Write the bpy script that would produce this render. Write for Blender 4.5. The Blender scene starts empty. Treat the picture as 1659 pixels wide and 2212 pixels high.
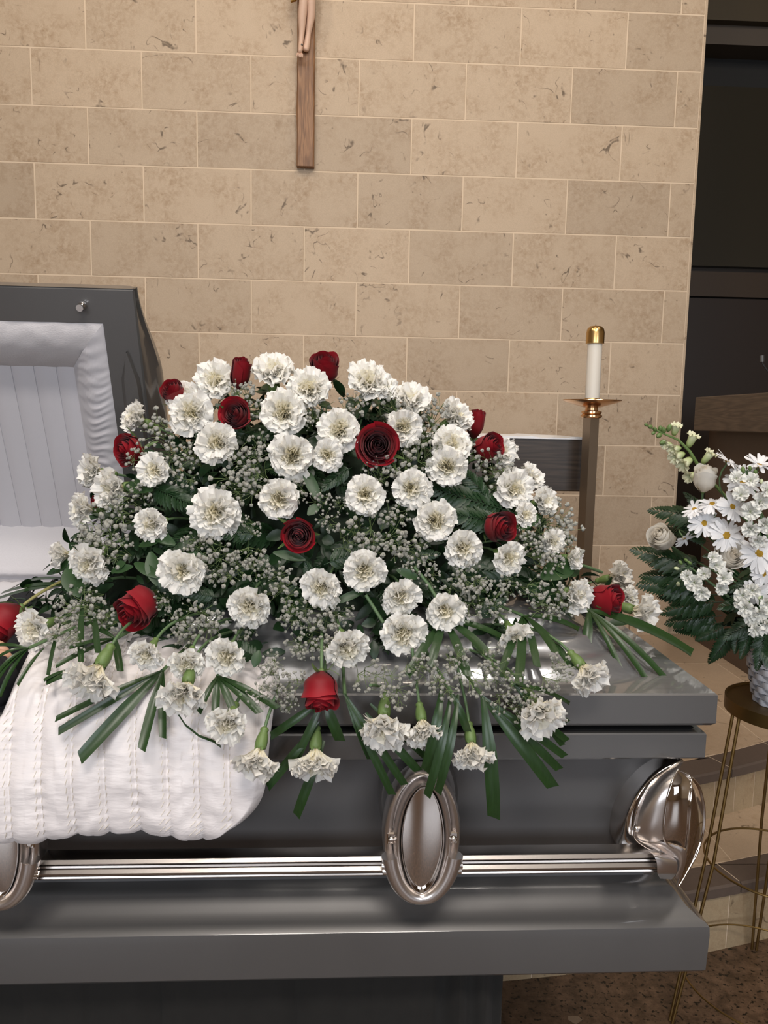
import bpy, math, random
import numpy as np
from mathutils import Vector, Matrix, Quaternion

random.seed(7)
rng = np.random.default_rng(11)
PI = math.pi
SC = bpy.context.scene
COL = SC.collection

# ------------------------------------------------------------------ camera
W_PX, H_PX, F_PX = 1659, 2212, 1661.0
CAM_H = 1.5615
YAW, PITCH, ROLL = .0404, .1189, .0189
_f = np.array([math.sin(YAW) * math.cos(PITCH), math.cos(YAW) * math.cos(PITCH), -math.sin(PITCH)])
_r0 = np.array([math.cos(YAW), -math.sin(YAW), 0.0])
_u0 = np.cross(_r0, _f)
CR = math.cos(ROLL) * _r0 + math.sin(ROLL) * _u0
CU = math.cos(ROLL) * _u0 - math.sin(ROLL) * _r0
CF = _f
CAM = np.array([0, 0, CAM_H])
cam_d = bpy.data.cameras.new('camera')
cam = bpy.data.objects.new('camera', cam_d)
COL.objects.link(cam)
cam_d.sensor_fit = 'VERTICAL'
cam_d.sensor_height = 36
cam_d.sensor_width = 27
cam_d.lens = F_PX / H_PX * 36
cam_d.clip_start = .02
cam.matrix_world = Matrix(((CR[0], CU[0], -CF[0], 0), (CR[1], CU[1], -CF[1], 0), (CR[2], CU[2], -CF[2], CAM_H), (0, 0, 0, 1)))
SC.camera = cam

# ------------------------------------------------------------------ world, lights, exposure
SC.view_settings.view_transform = 'Standard'
SC.view_settings.look = 'None'
SC.view_settings.exposure = 0.0
SC.view_settings.gamma = 1.0
SC.view_settings.use_curve_mapping = False
SC.cycles.use_denoising = True
SC.cycles.max_bounces = 7
SC.cycles.diffuse_bounces = 4
SC.cycles.glossy_bounces = 4
SC.cycles.transmission_bounces = 4
SC.cycles.sample_clamp_indirect = 6
SC.cycles.caustics_reflective = False
SC.cycles.caustics_refractive = False
world = bpy.data.worlds.new('world')
SC.world = world
world.use_nodes = True
world.node_tree.nodes['Background'].inputs[0].default_value = (.55, .65, .8, 1)
world.node_tree.nodes['Background'].inputs[1].default_value = .6


def area(name, loc, target, sx, sy, power, color):
    l = bpy.data.lights.new(name, 'AREA')
    l.shape = 'RECTANGLE'
    l.size, l.size_y = sx, sy
    l.energy = power
    l.color = color
    o = bpy.data.objects.new(name, l)
    COL.objects.link(o)
    o.location = loc
    d = Vector(target) - Vector(loc)
    o.rotation_euler = d.to_track_quat('-Z', 'Y').to_euler()
    return o


WARM = (1, .85, .68)
NEUT = (1, .93, .86)
COOL = (.87, .92, 1)
area('ceiling_light', (-1.0, .3, 4.9), (-.4, 1.6, 1.0), .5, .5, 44, NEUT)
area('ceiling_light', (1.2, .3, 4.9), (.4, 1.7, 1.0), .5, .5, 38, NEUT)
area('ceiling_light', (-1.6, 1.9, 4.9), (-1.0, 4.18, 3.5), .35, .35, 17, WARM)
area('ceiling_light', (.3, 1.9, 4.9), (.2, 4.18, 3.5), .35, .35, 13, WARM)
area('ceiling_light', (2.2, 1.9, 4.9), (1.5, 4.18, 3.3), .35, .35, 17, WARM)
area('window_light', (-2.5, -5.7, 2.6), (0, 2, 1.2), 3.0, 2.2, 165, COOL)
area('window_light', (2.5, -5.7, 2.6), (0, 2, 1.2), 3.0, 2.2, 150, COOL)
area('ceiling_light', (0, -1.8, 4.9), (0, 1.4, 1.1), 1.8, .9, 140, NEUT)


# ------------------------------------------------------------------ helpers
def ray(x, y):
    return CF + CR * (x - 829.5) / F_PX - CU * (y - 1106) / F_PX


def at(x, y, Y):                       # pixel of the photograph -> world point at depth Y
    d = ray(x, y)
    return CAM + d * (Y / d[1])


def facing(dx, dy):                    # image-plane tilt of a flower -> world direction
    m = math.hypot(dx, dy)
    if m > .985:
        dx, dy = dx / m * .985, dy / m * .985
        m = .985
    n = dx * CR - dy * CU - math.sqrt(1 - m * m) * CF
    return Vector(n).normalized()


class MB:
    def __init__(s):
        s.v = []; s.f = []; s.n = 0; s.c = []

    def add(s, vs, fs, col=None):
        vs = np.asarray(vs, float)
        s.v.append(vs)
        s.c.append(np.zeros(len(vs)) if col is None else np.asarray(col, float))
        k = s.n
        s.f += [tuple(i + k for i in f) for f in fs]
        s.n += len(vs)

    def grid(s, P, closed_u=False, closed_v=False, col=None):
        P = np.asarray(P, float)
        a, b = P.shape[:2]
        fs = []
        for i in range(a if closed_u else a - 1):
            i2 = (i + 1) % a
            for j in range(b if closed_v else b - 1):
                j2 = (j + 1) % b
                fs.append((i * b + j, i2 * b + j, i2 * b + j2, i * b + j2))
        s.add(P.reshape(-1, 3), fs, None if col is None else np.asarray(col).reshape(-1))

    def box(s, x0, x1, y0, y1, z0, z1, b=0.0):
        if b <= 0:
            v = [(x, y, z) for x in (x0, x1) for y in (y0, y1) for z in (z0, z1)]
            s.add(v, [(0, 1, 3, 2), (4, 6, 7, 5), (0, 4, 5, 1), (2, 3, 7, 6), (0, 2, 6, 4), (1, 5, 7, 3)])
            return
        v = []; idx = {}
        xs = (x0, x1); ys = (y0, y1); zs = (z0, z1)
        for i in (0, 1):
            for j in (0, 1):
                for k in (0, 1):
                    X, Y, Z = xs[i], ys[j], zs[k]
                    sx, sy, sz = (b if i == 0 else -b), (b if j == 0 else -b), (b if k == 0 else -b)
                    idx[i, j, k, 'x'] = len(v); v.append((X, Y + sy, Z + sz))
                    idx[i, j, k, 'y'] = len(v); v.append((X + sx, Y, Z + sz))
                    idx[i, j, k, 'z'] = len(v); v.append((X + sx, Y + sy, Z))
        f = []
        g = idx
        for i in (0, 1):
            q = [g[i, 0, 0, 'x'], g[i, 1, 0, 'x'], g[i, 1, 1, 'x'], g[i, 0, 1, 'x']]
            f.append(q if i else q[::-1])
            q = [g[0, i, 0, 'y'], g[1, i, 0, 'y'], g[1, i, 1, 'y'], g[0, i, 1, 'y']]
            f.append(q[::-1] if i else q)
            q = [g[0, 0, i, 'z'], g[1, 0, i, 'z'], g[1, 1, i, 'z'], g[0, 1, i, 'z']]
            f.append(q if i else q[::-1])
        for j in (0, 1):
            for k in (0, 1):
                q = [g[0, j, k, 'y'], g[1, j, k, 'y'], g[1, j, k, 'z'], g[0, j, k, 'z']]
                f.append(q if (j + k) % 2 == 0 else q[::-1])
                q = [g[j, 0, k, 'x'], g[j, 1, k, 'x'], g[j, 1, k, 'z'], g[j, 0, k, 'z']]
                f.append(q[::-1] if (j + k) % 2 == 0 else q)
                q = [g[j, k, 0, 'x'], g[j, k, 1, 'x'], g[j, k, 1, 'y'], g[j, k, 0, 'y']]
                f.append(q if (j + k) % 2 == 0 else q[::-1])
        for i in (0, 1):
            for j in (0, 1):
                for k in (0, 1):
                    q = [g[i, j, k, 'x'], g[i, j, k, 'y'], g[i, j, k, 'z']]
                    f.append(q if (i + j + k) % 2 else q[::-1])
        s.add(v, f)

    def tube(s, pts, r, n=8, cap=True, closed=False):
        pts = np.asarray(pts, float)
        m = len(pts)
        r = np.full(m, r) if np.isscalar(r) else np.asarray(r, float)
        T = np.gradient(pts, axis=0) if not closed else np.roll(pts, -1, 0) - np.roll(pts, 1, 0)
        T /= np.linalg.norm(T, axis=1)[:, None] + 1e-12
        up = np.array([0, 0, 1.0]) if abs(T[0][2]) < .9 else np.array([1.0, 0, 0])
        rings = []
        nrm = np.cross(T[0], up); nrm /= np.linalg.norm(nrm)
        for i in range(m):
            nrm = nrm - T[i] * nrm.dot(T[i]); nrm /= np.linalg.norm(nrm) + 1e-12
            bn = np.cross(T[i], nrm)
            a = np.arange(n) * 2 * PI / n
            rings.append(pts[i] + r[i] * (np.cos(a)[:, None] * nrm + np.sin(a)[:, None] * bn))
        k = s.n
        s.grid(np.array(rings), closed_u=closed, closed_v=True)
        if cap and not closed:
            s.f.append(tuple(k + j for j in range(n))[::-1])
            s.f.append(tuple(k + (m - 1) * n + j for j in range(n)))

    def lathe(s, prof, n=32, c=(0, 0, 0), sx=1, sy=1):
        P = []
        for r, z in prof:
            a = np.arange(n) * 2 * PI / n
            P.append(np.stack([c[0] + sx * r * np.cos(a), c[1] + sy * r * np.sin(a), np.full(n, c[2] + z)], 1))
        s.grid(np.array(P)[::-1], closed_v=True)

    def prism(s, poly, axis, a0, a1):
        # poly: list of 2-D points, extruded along axis (0=x: poly is (y,z); 1=y: poly is (x,z); 2=z: poly is (x,y))
        n = len(poly)
        v = []
        for a in (a0, a1):
            for p in poly:
                q = list(p); q.insert(axis, a); v.append(q)
        f = [tuple(range(n)), tuple(range(2 * n - 1, n - 1, -1))]
        f += [(i, i + n, (i + 1) % n + n, (i + 1) % n) for i in range(n)]
        s.add(v, f)


def mesh_of(name, mb, m, smooth=True, angle=None, origin=(0, 0, 0)):
    me = bpy.data.meshes.new(name)
    V = np.concatenate(mb.v) - np.asarray(origin)
    me.from_pydata(V.tolist(), [], mb.f)
    if any(c.any() for c in mb.c):
        at_ = me.attributes.new('tint', 'FLOAT', 'POINT')
        at_.data.foreach_set('value', np.concatenate(mb.c).astype(np.float32))
    me.materials.append(m)
    if smooth:
        me.polygons.foreach_set('use_smooth', [True] * len(me.polygons))
        if angle:
            me.set_sharp_from_angle(angle=math.radians(angle))
    me.update()
    return me


ORG = {}


def link(name, me, parent=None, loc=None):
    o = bpy.data.objects.new(name, me)
    COL.objects.link(o)
    if loc is not None:
        o.location = loc
    if parent:
        o.parent = parent
    return o


def origin_of(parent):
    p = parent
    while p is not None:
        if p.name in ORG:
            return ORG[p.name]
        p = p.parent
    return (0, 0, 0)


def obj(name, mb, m, parent=None, smooth=True, angle=35, kind=None, label=None):
    """one mesh object, vertices given in world space (before the root's own rotation)"""
    og = origin_of(parent)
    o = link(name, mesh_of(name, mb, m, smooth, angle, og), parent)
    if kind: o['kind'] = kind
    if label: o['label'] = label
    return o


def tag(o, label, cat, group=None, kind=None):
    o['label'] = label
    o['category'] = cat
    if group: o['group'] = group
    if kind: o['kind'] = kind
    return o


def thing(name, label, cat, loc=(0, 0, 0), group=None, rotz=0):
    o = bpy.data.objects.new(name, None)
    COL.objects.link(o)
    o.empty_display_size = .05
    o.location = loc
    o.rotation_euler = (0, 0, rotz)
    ORG[o.name] = tuple(loc)
    if label:
        tag(o, label, cat, group)
    return o


def struct(name, mb, m, parent=None, smooth=False):
    o = obj(name, mb, m, parent, smooth)
    if parent is None: o['kind'] = 'structure'
    return o


# ------------------------------------------------------------------ materials
def nmat(name):
    m = bpy.data.materials.new(name)
    m.use_nodes = True
    nt = m.node_tree
    return m, nt, nt.nodes['Principled BSDF']


def N(nt, t, **kw):
    n = nt.nodes.new(t)
    for k, v in kw.items():
        if k.startswith('i_'):
            n.inputs[int(k[2:]) if k[2:].isdigit() else k[2:]].default_value = v
        else:
            setattr(n, k, v)
    return n


def mixc(nt, fac, a, b, blend='MIX'):
    n = nt.nodes.new('ShaderNodeMix')
    n.data_type = 'RGBA'
    n.blend_type = blend
    for s, v in ((0, fac), (6, a), (7, b)):
        if hasattr(v, 'links'):
            nt.links.new(v, n.inputs[s])
        elif s == 0:
            n.inputs[0].default_value = v
        else:
            n.inputs[s].default_value = (*v, 1)
    return n.outputs[2]


def ramp(nt, src, stops):
    n = nt.nodes.new('ShaderNodeValToRGB')
    e = n.color_ramp.elements
    while len(e) < len(stops): e.new(.5)
    for el, (p, c) in zip(e, stops):
        el.position = p
        el.color = (*c, 1) if not np.isscalar(c) else (c, c, c, 1)
    nt.links.new(src, n.inputs[0])
    return n.outputs[0]


def plain(name, col, rough=.5, metal=0, coat=0, bump=0, bscale=200, var=0.0, coat_rough=.05, sheen=0, trans=0, stretch=(1, 1, 1), spec=.5):
    m, nt, p = nmat(name)
    p.inputs['Roughness'].default_value = rough
    p.inputs['Metallic'].default_value = metal
    p.inputs['Coat Weight'].default_value = coat
    p.inputs['Coat Roughness'].default_value = coat_rough
    p.inputs['Sheen Weight'].default_value = sheen
    p.inputs['Specular IOR Level'].default_value = spec
    tc = N(nt, 'ShaderNodeTexCoord')
    mp = N(nt, 'ShaderNodeMapping')
    mp.inputs['Scale'].default_value = stretch
    nt.links.new(tc.outputs['Object'], mp.inputs[0])
    nz = N(nt, 'ShaderNodeTexNoise', i_2=bscale, i_3=4)
    nt.links.new(mp.outputs[0], nz.inputs[0])
    lo = tuple(c * (1 - var) for c in col); hi = tuple(min(1, c * (1 + var)) for c in col)
    c = mixc(nt, nz.outputs[0], lo, hi)
    nt.links.new(c, p.inputs['Base Color'])
    if bump:
        b = N(nt, 'ShaderNodeBump', i_Strength=bump, i_Distance=.002)
        nt.links.new(nz.outputs[0], b.inputs['Height'])
        nt.links.new(b.outputs[0], p.inputs['Normal'])
    if trans:
        t = N(nt, 'ShaderNodeBsdfTranslucent')
        nt.links.new(c, t.inputs[0])
        ms = N(nt, 'ShaderNodeMixShader', i_0=trans)
        out = nt.nodes['Material Output']
        nt.links.new(p.outputs[0], ms.inputs[1]); nt.links.new(t.outputs[0], ms.inputs[2])
        nt.links.new(ms.outputs[0], out.inputs[0])
    return m


def stone(name, base, dark, scale=1.0, fossils=True, rough=.6, vary=.10):
    m, nt, p = nmat(name)
    tc = N(nt, 'ShaderNodeTexCoord')
    oi = N(nt, 'ShaderNodeObjectInfo')
    off = N(nt, 'ShaderNodeVectorMath', operation='SCALE'); off.inputs['Scale'].default_value = 37.0
    cmb = N(nt, 'ShaderNodeCombineXYZ')
    for i in range(3): nt.links.new(oi.outputs['Random'], cmb.inputs[i])
    nt.links.new(cmb.outputs[0], off.inputs[0])
    add = N(nt, 'ShaderNodeVectorMath', operation='ADD')
    nt.links.new(tc.outputs['Object'], add.inputs[0]); nt.links.new(off.outputs[0], add.inputs[1])
    P = add.outputs[0]

    def noise(s, d=4, r=.55, dist=0):
        n = N(nt, 'ShaderNodeTexNoise', i_2=s * scale, i_3=d, i_4=r)
        n.inputs['Distortion'].default_value = dist
        nt.links.new(P, n.inputs[0]); return n.outputs[0]
    big = ramp(nt, noise(6, 3), [(.38, 0), (.68, 1)])
    mid = ramp(nt, noise(38, 6, .7, .4), [(.40, 0), (.66, 1)])
    fine = noise(240, 3)
    mask = N(nt, 'ShaderNodeMath', operation='MULTIPLY'); nt.links.new(big, mask.inputs[0]); nt.links.new(mid, mask.inputs[1])
    c = mixc(nt, mask.outputs[0], base, dark)
    f2 = ramp(nt, fine, [(.3, .90), (.7, 1.05)])
    c = mixc(nt, 1.0, c, f2, 'MULTIPLY')
    # per-piece tone
    tone = ramp(nt, oi.outputs['Random'], [(0, 1 - vary), (.5, 1.0), (1, 1 + vary * .6)])
    c = mixc(nt, 1.0, c, tone, 'MULTIPLY')
    if fossils:
        ln = noise(9, 1.5, .5, .9)
        sub = N(nt, 'ShaderNodeMath', operation='SUBTRACT', i_1=.5); nt.links.new(ln, sub.inputs[0])
        ab = N(nt, 'ShaderNodeMath', operation='ABSOLUTE'); nt.links.new(sub.outputs[0], ab.inputs[0])
        line = ramp(nt, ab.outputs[0], [(.0, 1), (.010, .75), (.018, 0)])
        fm = ramp(nt, noise(5.0, 2), [(.51, 0), (.60, 1)])
        fm2 = ramp(nt, noise(21, 2), [(.50, 0), (.60, 1)])
        mm = N(nt, 'ShaderNodeMath', operation='MULTIPLY'); nt.links.new(line, mm.inputs[0]); nt.links.new(fm, mm.inputs[1])
        m2 = N(nt, 'ShaderNodeMath', operation='MULTIPLY'); nt.links.new(mm.outputs[0], m2.inputs[0]); nt.links.new(fm2, m2.inputs[1])
        c = mixc(nt, m2.outputs[0], c, tuple(q * .38 for q in dark))
        vo = N(nt, 'ShaderNodeTexVoronoi', i_2=17 * scale); nt.links.new(P, vo.inputs[0])
        dots = ramp(nt, vo.outputs['Distance'], [(.05, 1), (.09, 0)])
        dm = ramp(nt, noise(7, 1), [(.52, 0), (.60, 1)])
        d2 = N(nt, 'ShaderNodeMath', operation='MULTIPLY'); nt.links.new(dots, d2.inputs[0]); nt.links.new(dm, d2.inputs[1])
        d3 = N(nt, 'ShaderNodeMath', operation='MULTIPLY', i_1=.6); nt.links.new(d2.outputs[0], d3.inputs[0])
        c = mixc(nt, d3.outputs[0], c, tuple(q * .4 for q in dark))
    nt.links.new(c, p.inputs['Base Color'])
    p.inputs['Roughness'].default_value = rough
    b = N(nt, 'ShaderNodeBump', i_Strength=.12, i_Distance=.002)
    nt.links.new(mid, b.inputs['Height']); nt.links.new(b.outputs[0], p.inputs['Normal'])
    return m


def wood(name, a, b, scale=1.0, axis='Z', rough=.45, lines=1.0, coat=0):
    m, nt, p = nmat(name)
    tc = N(nt, 'ShaderNodeTexCoord')
    mp = N(nt, 'ShaderNodeMapping')
    s = {'X': (1.2, 14, 14), 'Y': (14, 1.2, 14), 'Z': (14, 14, 1.2)}[axis]
    mp.inputs['Scale'].default_value = tuple(q * scale for q in s)
    nt.links.new(tc.outputs['Object'], mp.inputs[0])
    n1 = N(nt, 'ShaderNodeTexNoise', i_2=1.0, i_3=2); n1.inputs['Distortion'].default_value = .6
    nt.links.new(mp.outputs[0], n1.inputs[0])
    mu = N(nt, 'ShaderNodeMath', operation='MULTIPLY', i_1=26.0 * lines); nt.links.new(n1.outputs[0], mu.inputs[0])
    fr = N(nt, 'ShaderNodeMath', operation='PINGPONG', i_1=1.0); nt.links.new(mu.outputs[0], fr.inputs[0])
    n2 = N(nt, 'ShaderNodeTexNoise', i_2=9.0, i_3=4); nt.links.new(mp.outputs[0], n2.inputs[0])
    g = ramp(nt, fr.outputs[0], [(.1, 0), (.9, 1)])
    c = mixc(nt, g, a, b)
    f = ramp(nt, n2.outputs[0], [(.35, .72), (.7, 1.1)])
    c = mixc(nt, 1.0, c, f, 'MULTIPLY')
    nt.links.new(c, p.inputs['Base Color'])
    p.inputs['Roughness'].default_value = rough
    p.inputs['Coat Weight'].default_value = coat
    bp = N(nt, 'ShaderNodeBump', i_Strength=.25, i_Distance=.001)
    nt.links.new(n2.outputs[0], bp.inputs['Height']); nt.links.new(bp.outputs[0], p.inputs['Normal'])
    return m


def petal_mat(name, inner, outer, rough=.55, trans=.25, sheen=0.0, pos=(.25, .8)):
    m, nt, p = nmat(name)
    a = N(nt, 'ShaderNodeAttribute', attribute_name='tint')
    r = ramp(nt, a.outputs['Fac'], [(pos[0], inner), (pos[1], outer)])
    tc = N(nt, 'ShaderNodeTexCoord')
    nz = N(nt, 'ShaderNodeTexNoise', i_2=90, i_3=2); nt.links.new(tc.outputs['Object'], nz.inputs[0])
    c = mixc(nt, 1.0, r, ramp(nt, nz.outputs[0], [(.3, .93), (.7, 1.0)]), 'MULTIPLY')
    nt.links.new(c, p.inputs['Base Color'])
    p.inputs['Roughness'].default_value = rough
    p.inputs['Sheen Weight'].default_value = sheen
    p.inputs['Specular IOR Level'].default_value = .3
    t = N(nt, 'ShaderNodeBsdfTranslucent'); nt.links.new(c, t.inputs[0])
    ms = N(nt, 'ShaderNodeMixShader', i_0=trans)
    nt.links.new(p.outputs[0], ms.inputs[1]); nt.links.new(t.outputs[0], ms.inputs[2])
    nt.links.new(ms.outputs[0], nt.nodes['Material Output'].inputs[0])
    return m


M = {}
M['lime'] = stone('limestone tile', (.480, .370, .260), (.335, .230, .138), vary=.12)
M['lime_floor'] = stone('limestone paving', (.50, .375, .26), (.41, .29, .185), fossils=True, rough=.35, vary=.05)
M['lime_riser'] = stone('limestone riser', (.42, .32, .20), (.32, .22, .13), rough=.4, vary=.08)
M['grout'] = plain('pale grout', (.66, .53, .39), .9, bump=.2)
M['nosing'] = plain('dark brown nosing tile', (.115, .085, .068), .45, var=.15, bscale=60)
M['floor'] = None
M['plaster'] = plain('warm plaster', (.50, .42, .25), .85)
M['dark_wood'] = wood('dark stained wood', (.018, .012, .008), (.030, .019, .012), axis='X', rough=.45)
M['black'] = plain('black shadow gap', (.004, .004, .004), .7)
M['cross'] = wood('oak cross', (.30, .155, .072), (.185, .085, .036), scale=1.6, axis='Z', rough=.55, lines=.5)
M['altar'] = wood('dark oak altar', (.062, .044, .032), (.038, .027, .020), scale=.8, axis='X', rough=.45, lines=.8)
M['ambo_top'] = wood('grey brown oak', (.115, .080, .055), (.080, .055, .038), scale=.9, axis='Y', rough=.5, lines=.8)
M['ambo'] = plain('brown veneer', (.085, .055, .038), .5, var=.12, bscale=30)
M['linen'] = plain('white linen', (.85, .85, .86), .8, bump=.2, bscale=400)
M['brass'] = plain('brushed brass', (.62, .40, .16), .28, 1, bump=.05, stretch=(1, 1, .05), bscale=300)
M['copper'] = plain('polished brass dish', (.75, .47, .26), .22, 1)
M['steel'] = plain('brushed bronze steel', (.42, .36, .30), .42, 1, bump=.04, stretch=(30, 30, 1))
M['wax'] = plain('candle wax', (.86, .80, .70), .45, trans=.15)
M['paint'] = plain('satin grey metallic paint', (.130, .126, .123), .38, .45, coat=.8, coat_rough=.06, var=.06, bscale=900)
M['paint_brush'] = plain('brushed grey metallic paint', (.27, .275, .285), .32, .6, coat=1, coat_rough=.04, var=.18, bscale=14, stretch=(1, 9, 9))
M['paint_body'] = plain('satin grey body paint', (.115, .112, .112), .45, .35, coat=.25, coat_rough=.30, var=.06, bscale=900)
M['chrome'] = plain('polished nickel', (.74, .69, .65), .05, 1)
M['satin_ch'] = plain('satin nickel', (.74, .69, .66), .28, .96, bump=.03, bscale=500)
M['rail'] = plain('satin rail nickel', (.50, .46, .43), .27, 1, stretch=(.05, 1, 1), bscale=300, bump=.03)
M['gasket'] = plain('black rubber gasket', (.006, .006, .006), .5)
M['crepe'] = plain('white crepe lining', (.60, .575, .585), .75, bump=.35, bscale=260, sheen=.2, stretch=(1, 1, 2.5))
M['crepe2'] = plain('smooth white lining', (.54, .52, .54), .7, bump=.1, bscale=300, sheen=.2)
M['velvet'] = plain('charcoal velvet', (.012, .011, .0095), .9, sheen=.05, var=.2, bscale=40)
M['suit'] = plain('black suit cloth', (.012, .012, .015), .85, bump=.2, bscale=900)
M['skin'] = plain('skin', (.58, .33, .22), .5, var=.06, bscale=40)
M['skin2'] = plain('painted plaster skin', (.62, .42, .31), .5, var=.08, bscale=40)
M['blackdot'] = plain('dark nail', (.01, .01, .01), .4)
M['gold'] = plain('gilt', (.75, .45, .12), .3, 1)
M['carn'] = petal_mat('white carnation petal', (.97, .90, .66), (.95, .925, .86), trans=.26, pos=(.25, .70))
M['carn_b'] = petal_mat('white carnation outer petal', (.93, .89, .68), (.95, .93, .88), trans=.26, pos=(.1, .5))
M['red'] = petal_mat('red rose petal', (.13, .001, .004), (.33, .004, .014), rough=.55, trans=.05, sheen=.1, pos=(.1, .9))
M['cream_rose'] = petal_mat('cream rose petal', (.93, .85, .72), (.93, .91, .86), trans=.36, pos=(.1, .7))
M['daisy'] = petal_mat('daisy petal', (.84, .84, .80), (.88, .88, .89), trans=.2)
M['yolk'] = plain('daisy eye', (.62, .36, .03), .8, bump=.8, bscale=900, var=.3)
M['stock'] = petal_mat('white stock petal', (.72, .78, .50), (.87, .87, .82), trans=.2, pos=(.05, .5))
M['snap'] = petal_mat('pale green snapdragon petal', (.48, .62, .22), (.82, .82, .60), trans=.25, pos=(.0, .9))
M['stem'] = plain('green stem', (.10, .17, .075), .5, var=.2, bscale=40)
M['stem_y'] = plain('olive stem', (.28, .26, .09), .5, var=.2, bscale=40)
M['calyx'] = plain('green calyx', (.12, .19, .055), .5, var=.3, bscale=60)
M['sepal'] = plain('rose sepal', (.14, .22, .07), .55, var=.2, bscale=60, trans=.1)
M['fern'] = plain('leatherleaf fern', (.013, .040, .013), .42, var=.4, bscale=30, trans=.06, spec=.5)
M['blade'] = plain('palm blade', (.020, .052, .013), .32, var=.35, bscale=40, stretch=(8, 8, 1), trans=.08)
M['leaf'] = plain('rose leaf', (.026, .066, .020), .42, var=.3, bscale=40, trans=.12)
M['core_shade'] = plain('shade-dark greenery core', (.008, .018, .007), .9, var=.5, bscale=80, bump=.5)  # near-black green carries the shade of the gaps between flowers
M['gyp'] = plain("baby's breath blossom", (.80, .79, .70), .7, var=.08, bscale=700, bump=.9, trans=.15)
M['gypstem'] = plain('thin green stalk', (.16, .22, .085), .6)
M['wicker'] = plain('whitewashed woven splint', (.52, .52, .56), .7, var=.25, bscale=50, bump=.3)
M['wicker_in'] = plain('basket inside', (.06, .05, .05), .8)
M['stand'] = plain('antique brass wire', (.24, .155, .055), .38, .9)
M['stand_top'] = plain('antique brass sheet', (.17, .105, .035), .42, .85, var=.2, bscale=20)
M['cloth'] = None


def carpet():
    m, nt, p = nmat('speckled brown stone floor')
    tc = N(nt, 'ShaderNodeTexCoord')
    v = N(nt, 'ShaderNodeTexVoronoi', i_2=38); nt.links.new(tc.outputs['Object'], v.inputs[0])
    n = N(nt, 'ShaderNodeTexNoise', i_2=26, i_3=6, i_4=.7); nt.links.new(tc.outputs['Object'], n.inputs[0])
    n2 = N(nt, 'ShaderNodeTexNoise', i_2=75, i_3=3); nt.links.new(tc.outputs['Object'], n2.inputs[0])
    c = mixc(nt, ramp(nt, n.outputs[0], [(.35, 0), (.65, 1)]), (.055, .032, .018), (.15, .09, .055))
    sp = ramp(nt, n2.outputs[0], [(.36, 1), (.43, 0)])
    c = mixc(nt, sp, c, (.010, .007, .004))
    ch = ramp(nt, v.outputs['Color'], [(.93, 0), (.96, .7)])
    c = mixc(nt, ch, c, (.26, .19, .13))
    nt.links.new(c, p.inputs['Base Color'])
    p.inputs['Roughness'].default_value = .33
    b = N(nt, 'ShaderNodeBump', i_Strength=.4, i_Distance=.003); nt.links.new(n.outputs[0], b.inputs['Height'])
    nt.links.new(b.outputs[0], p.inputs['Normal'])
    return m


M['floor'] = carpet()


def quilt():
    m, nt, p = nmat('white quilted satin')
    p.inputs['Roughness'].default_value = .42
    p.inputs['Sheen Weight'].default_value = .3
    tc = N(nt, 'ShaderNodeTexCoord')
    mp = N(nt, 'ShaderNodeMapping'); mp.inputs['Scale'].default_value = (.6, 1.6, 2.2)
    nt.links.new(tc.outputs['Object'], mp.inputs[0])
    n = N(nt, 'ShaderNodeTexNoise', i_2=55, i_3=3); nt.links.new(mp.outputs[0], n.inputs[0])
    p.inputs['Base Color'].default_value = (.76, .715, .71, 1)
    b = N(nt, 'ShaderNodeBump', i_Strength=.35, i_Distance=.004); nt.links.new(n.outputs[0], b.inputs['Height'])
    nt.links.new(b.outputs[0], p.inputs['Normal'])
    return m


M['cloth'] = quilt()

# ------------------------------------------------------------------ the setting
WY = 4.181                                     # face of the limestone wall
PLAT_Z, STEP_Z = .3845, .2124
XE = 1.779                                     # free right end of the limestone wall
X0, Z0, TH, TW = -1.379, CAM_H + 2.106, .2775, .2757

mb = MB(); mb.box(-5.2, 6.2, -6.2, 6.2, -.1, 0)
struct('floor', mb, M['floor'])
mb = MB(); mb.box(-5.2, 6.2, -6.2, 6.2, 5.0, 5.1)
struct('ceiling', mb, plain('ceiling paint', (.42, .36, .29), .9))
mb = MB(); mb.box(-5.2, -5.0, -6.2, 6.2, 0, 5)
struct('wall_left', mb, plain('tan wall paint', (.36, .27, .18), .9))
mb = MB(); mb.box(6.0, 6.2, -6.2, 6.2, 0, 5)
struct('wall_right', mb, M['lime_riser'])
mb = MB()
for a, b_ in ((-5.2, -4.0), (-1.0, 1.0), (4.0, 6.2)): mb.box(a, b_, -6.2, -6.0, 0, 5)
for a, b_ in ((-4, -1), (1, 4)):
    mb.box(a, b_, -6.2, -6.0, 0, 1.5); mb.box(a, b_, -6.2, -6.0, 3.7, 5)
struct('wall_rear', mb, plain('tan wall panelling', (.40, .30, .20), .6))
for k, (a, b_) in enumerate(((-4, -1), (1, 4))):
    mb = MB()
    for x in (a, (a + b_) / 2 - .03, b_ - .06): mb.box(x, x + .06, -6.12, -6.05, 1.5, 3.7)
    for z in (1.5, 3.64): mb.box(a, b_, -6.115, -6.055, z, z + .06)
    w = bpy.data.objects.new('window_%d' % (k + 1), None); COL.objects.link(w); w['kind'] = 'structure'
    obj('window_frame', mb, M['dark_wood'], w, False)

# limestone wall: grout bed plus single tiles
mb = MB(); mb.box(-4.2, XE, WY + .0006, WY + .26, PLAT_Z - .2, 4.9)
wallb = struct('wall_back', mb, M['grout'])
JT = .0062


def tile_mesh(w, h, key, cache={}):
    kk = (round(w, 3), round(h, 3), key)
    if kk not in cache:
        b = MB(); b.box(0, w, 0, .02, 0, h, .0012)
        cache[kk] = mesh_of('tile', b, M[key], False)
    return cache[kk]


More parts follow.
